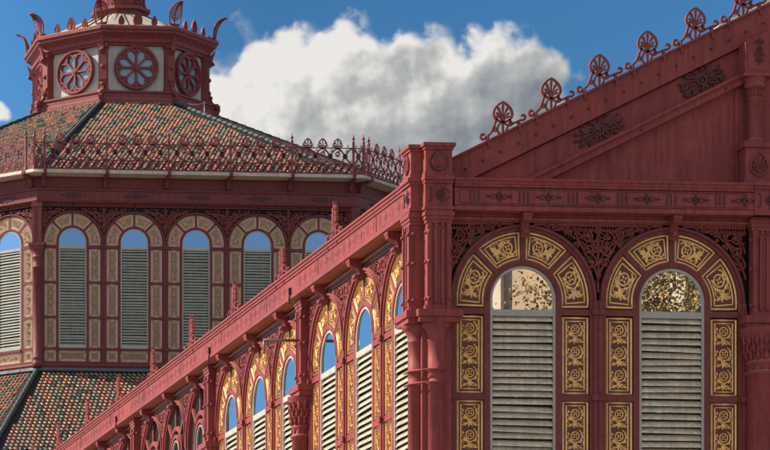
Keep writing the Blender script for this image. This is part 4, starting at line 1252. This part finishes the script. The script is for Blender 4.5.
# self-shading of the cloud: relief towards the sun (upper left), grey towards its lower right
n_f2 = noise(3.6,4,(3.05,1.05,0),.53)
rel = mth('ADD', mth('MULTIPLY', mth('SUBTRACT', n_soft2, n_soft), 1.1), mth('MULTIPLY', mth('SUBTRACT', n_f2, n_fine), .38))
lit = mth('ADD', mth('MULTIPLY_ADD', U, -.21, 1.53), mth('MULTIPLY', mth('SUBTRACT', .95, V), .42))
lit = mth('ADD', lit, mth('SUBTRACT', .25, mth('MULTIPLY', mth('MINIMUM', mth('MAXIMUM', dens, 0), .9), .28)))
lit = mth('ADD', lit, mth('MULTIPLY_ADD', puff, .12, .02))
lit = mth('ADD', lit, rel, clamp=True)
cr = nn(nt,'ShaderNodeValToRGB'); L(lit, cr.inputs['Fac'])
els = cr.color_ramp.elements; els[0].position = 0; els[0].color = (.15,.18,.21,1); els[1].position = 1; els[1].color = (.86,.84,.80,1)
e = els.new(.35); e.color = (.27,.30,.33,1); e = els.new(.7); e.color = (.48,.49,.49,1)
cm = nn(nt,'ShaderNodeVectorMath', operation='SCALE'); L(cr.outputs['Color'],cm.inputs[0]); cm.inputs['Scale'].default_value = 5.7
hs = nn(nt,'ShaderNodeHueSaturation'); hs.inputs['Saturation'].default_value = 1.33; L(sky.outputs[0],hs.inputs['Color'])
Uc = mth('MINIMUM', mth('MAXIMUM', U, -1.), 8.)
vf = mth('SMOOTH_MAX', mth('MULTIPLY_ADD', Uc, -.11, .78), mth('MULTIPLY_ADD', Uc, .018, .47), .1); L(vf, hs.inputs['Value'])
mx = nn(nt,'ShaderNodeMix', data_type='RGBA'); L(mk,mx.inputs[0]); L(hs.outputs[0],mx.inputs[6]); L(cm.outputs[0],mx.inputs[7])
# unseen broken white cloud added behind the camera, to brighten and warm shaded faces
sp2 = nn(nt,'ShaderNodeSeparateXYZ'); L(tcn.outputs['Generated'], sp2.inputs[0])
nb = nn(nt,'ShaderNodeTexNoise'); nb.inputs['Scale'].default_value = 2.4; nb.inputs['Detail'].default_value = 5; nb.inputs['Roughness'].default_value = .6; L(tcn.outputs['Generated'], nb.inputs['Vector'])
mb_ = nn(nt,'ShaderNodeMapRange', interpolation_type='SMOOTHERSTEP'); L(nb.outputs['Fac'], mb_.inputs['Value']); mb_.inputs['From Min'].default_value = .40; mb_.inputs['From Max'].default_value = .56
my = nn(nt,'ShaderNodeMapRange'); L(sp2.outputs[1], my.inputs['Value']); my.inputs['From Min'].default_value = .10; my.inputs['From Max'].default_value = -.15
mz = nn(nt,'ShaderNodeMapRange'); L(sp2.outputs[2], mz.inputs['Value']); mz.inputs['From Min'].default_value = .22; mz.inputs['From Max'].default_value = .45; mz.inputs['To Min'].default_value = .12
bk = mth('MULTIPLY', mb_.outputs[0], mth('MULTIPLY', my.outputs[0], mz.outputs[0]))
m2 = nn(nt,'ShaderNodeMix', data_type='RGBA'); L(bk,m2.inputs[0]); L(mx.outputs[2],m2.inputs[6]); m2.inputs[7].default_value = (4.7,4.4,4.1,1)
L(m2.outputs[2], bg.inputs['Color'])

# ------------------------------------------------------------------ camera
F_ = 3400.; XP = -251.; HY = 908.; W_,H_ = 770.,450.
a = math.atan(297/F_)
cam = bpy.data.cameras.new('camera'); co = bpy.data.objects.new('camera', cam); C.objects.link(co)
co.location = (-12.1164,-41.7334,1.6); co.rotation_euler = (PI/2,0,-a)
cam.sensor_fit = 'HORIZONTAL'; cam.sensor_width = 36; cam.lens = 36*F_/W_
cam.shift_x = (W_/2-XP)/W_; cam.shift_y = (HY-H_/2)/W_
cam.clip_start = .5; cam.clip_end = 5000
scene.camera = co
scene.view_settings.view_transform = 'Standard'; scene.view_settings.look = 'None'; scene.view_settings.exposure = .76; scene.view_settings.gamma = 1
scene.view_settings.use_curve_mapping = False
scene.cycles.max_bounces = 5; scene.cycles.diffuse_bounces = 3; scene.cycles.glossy_bounces = 3
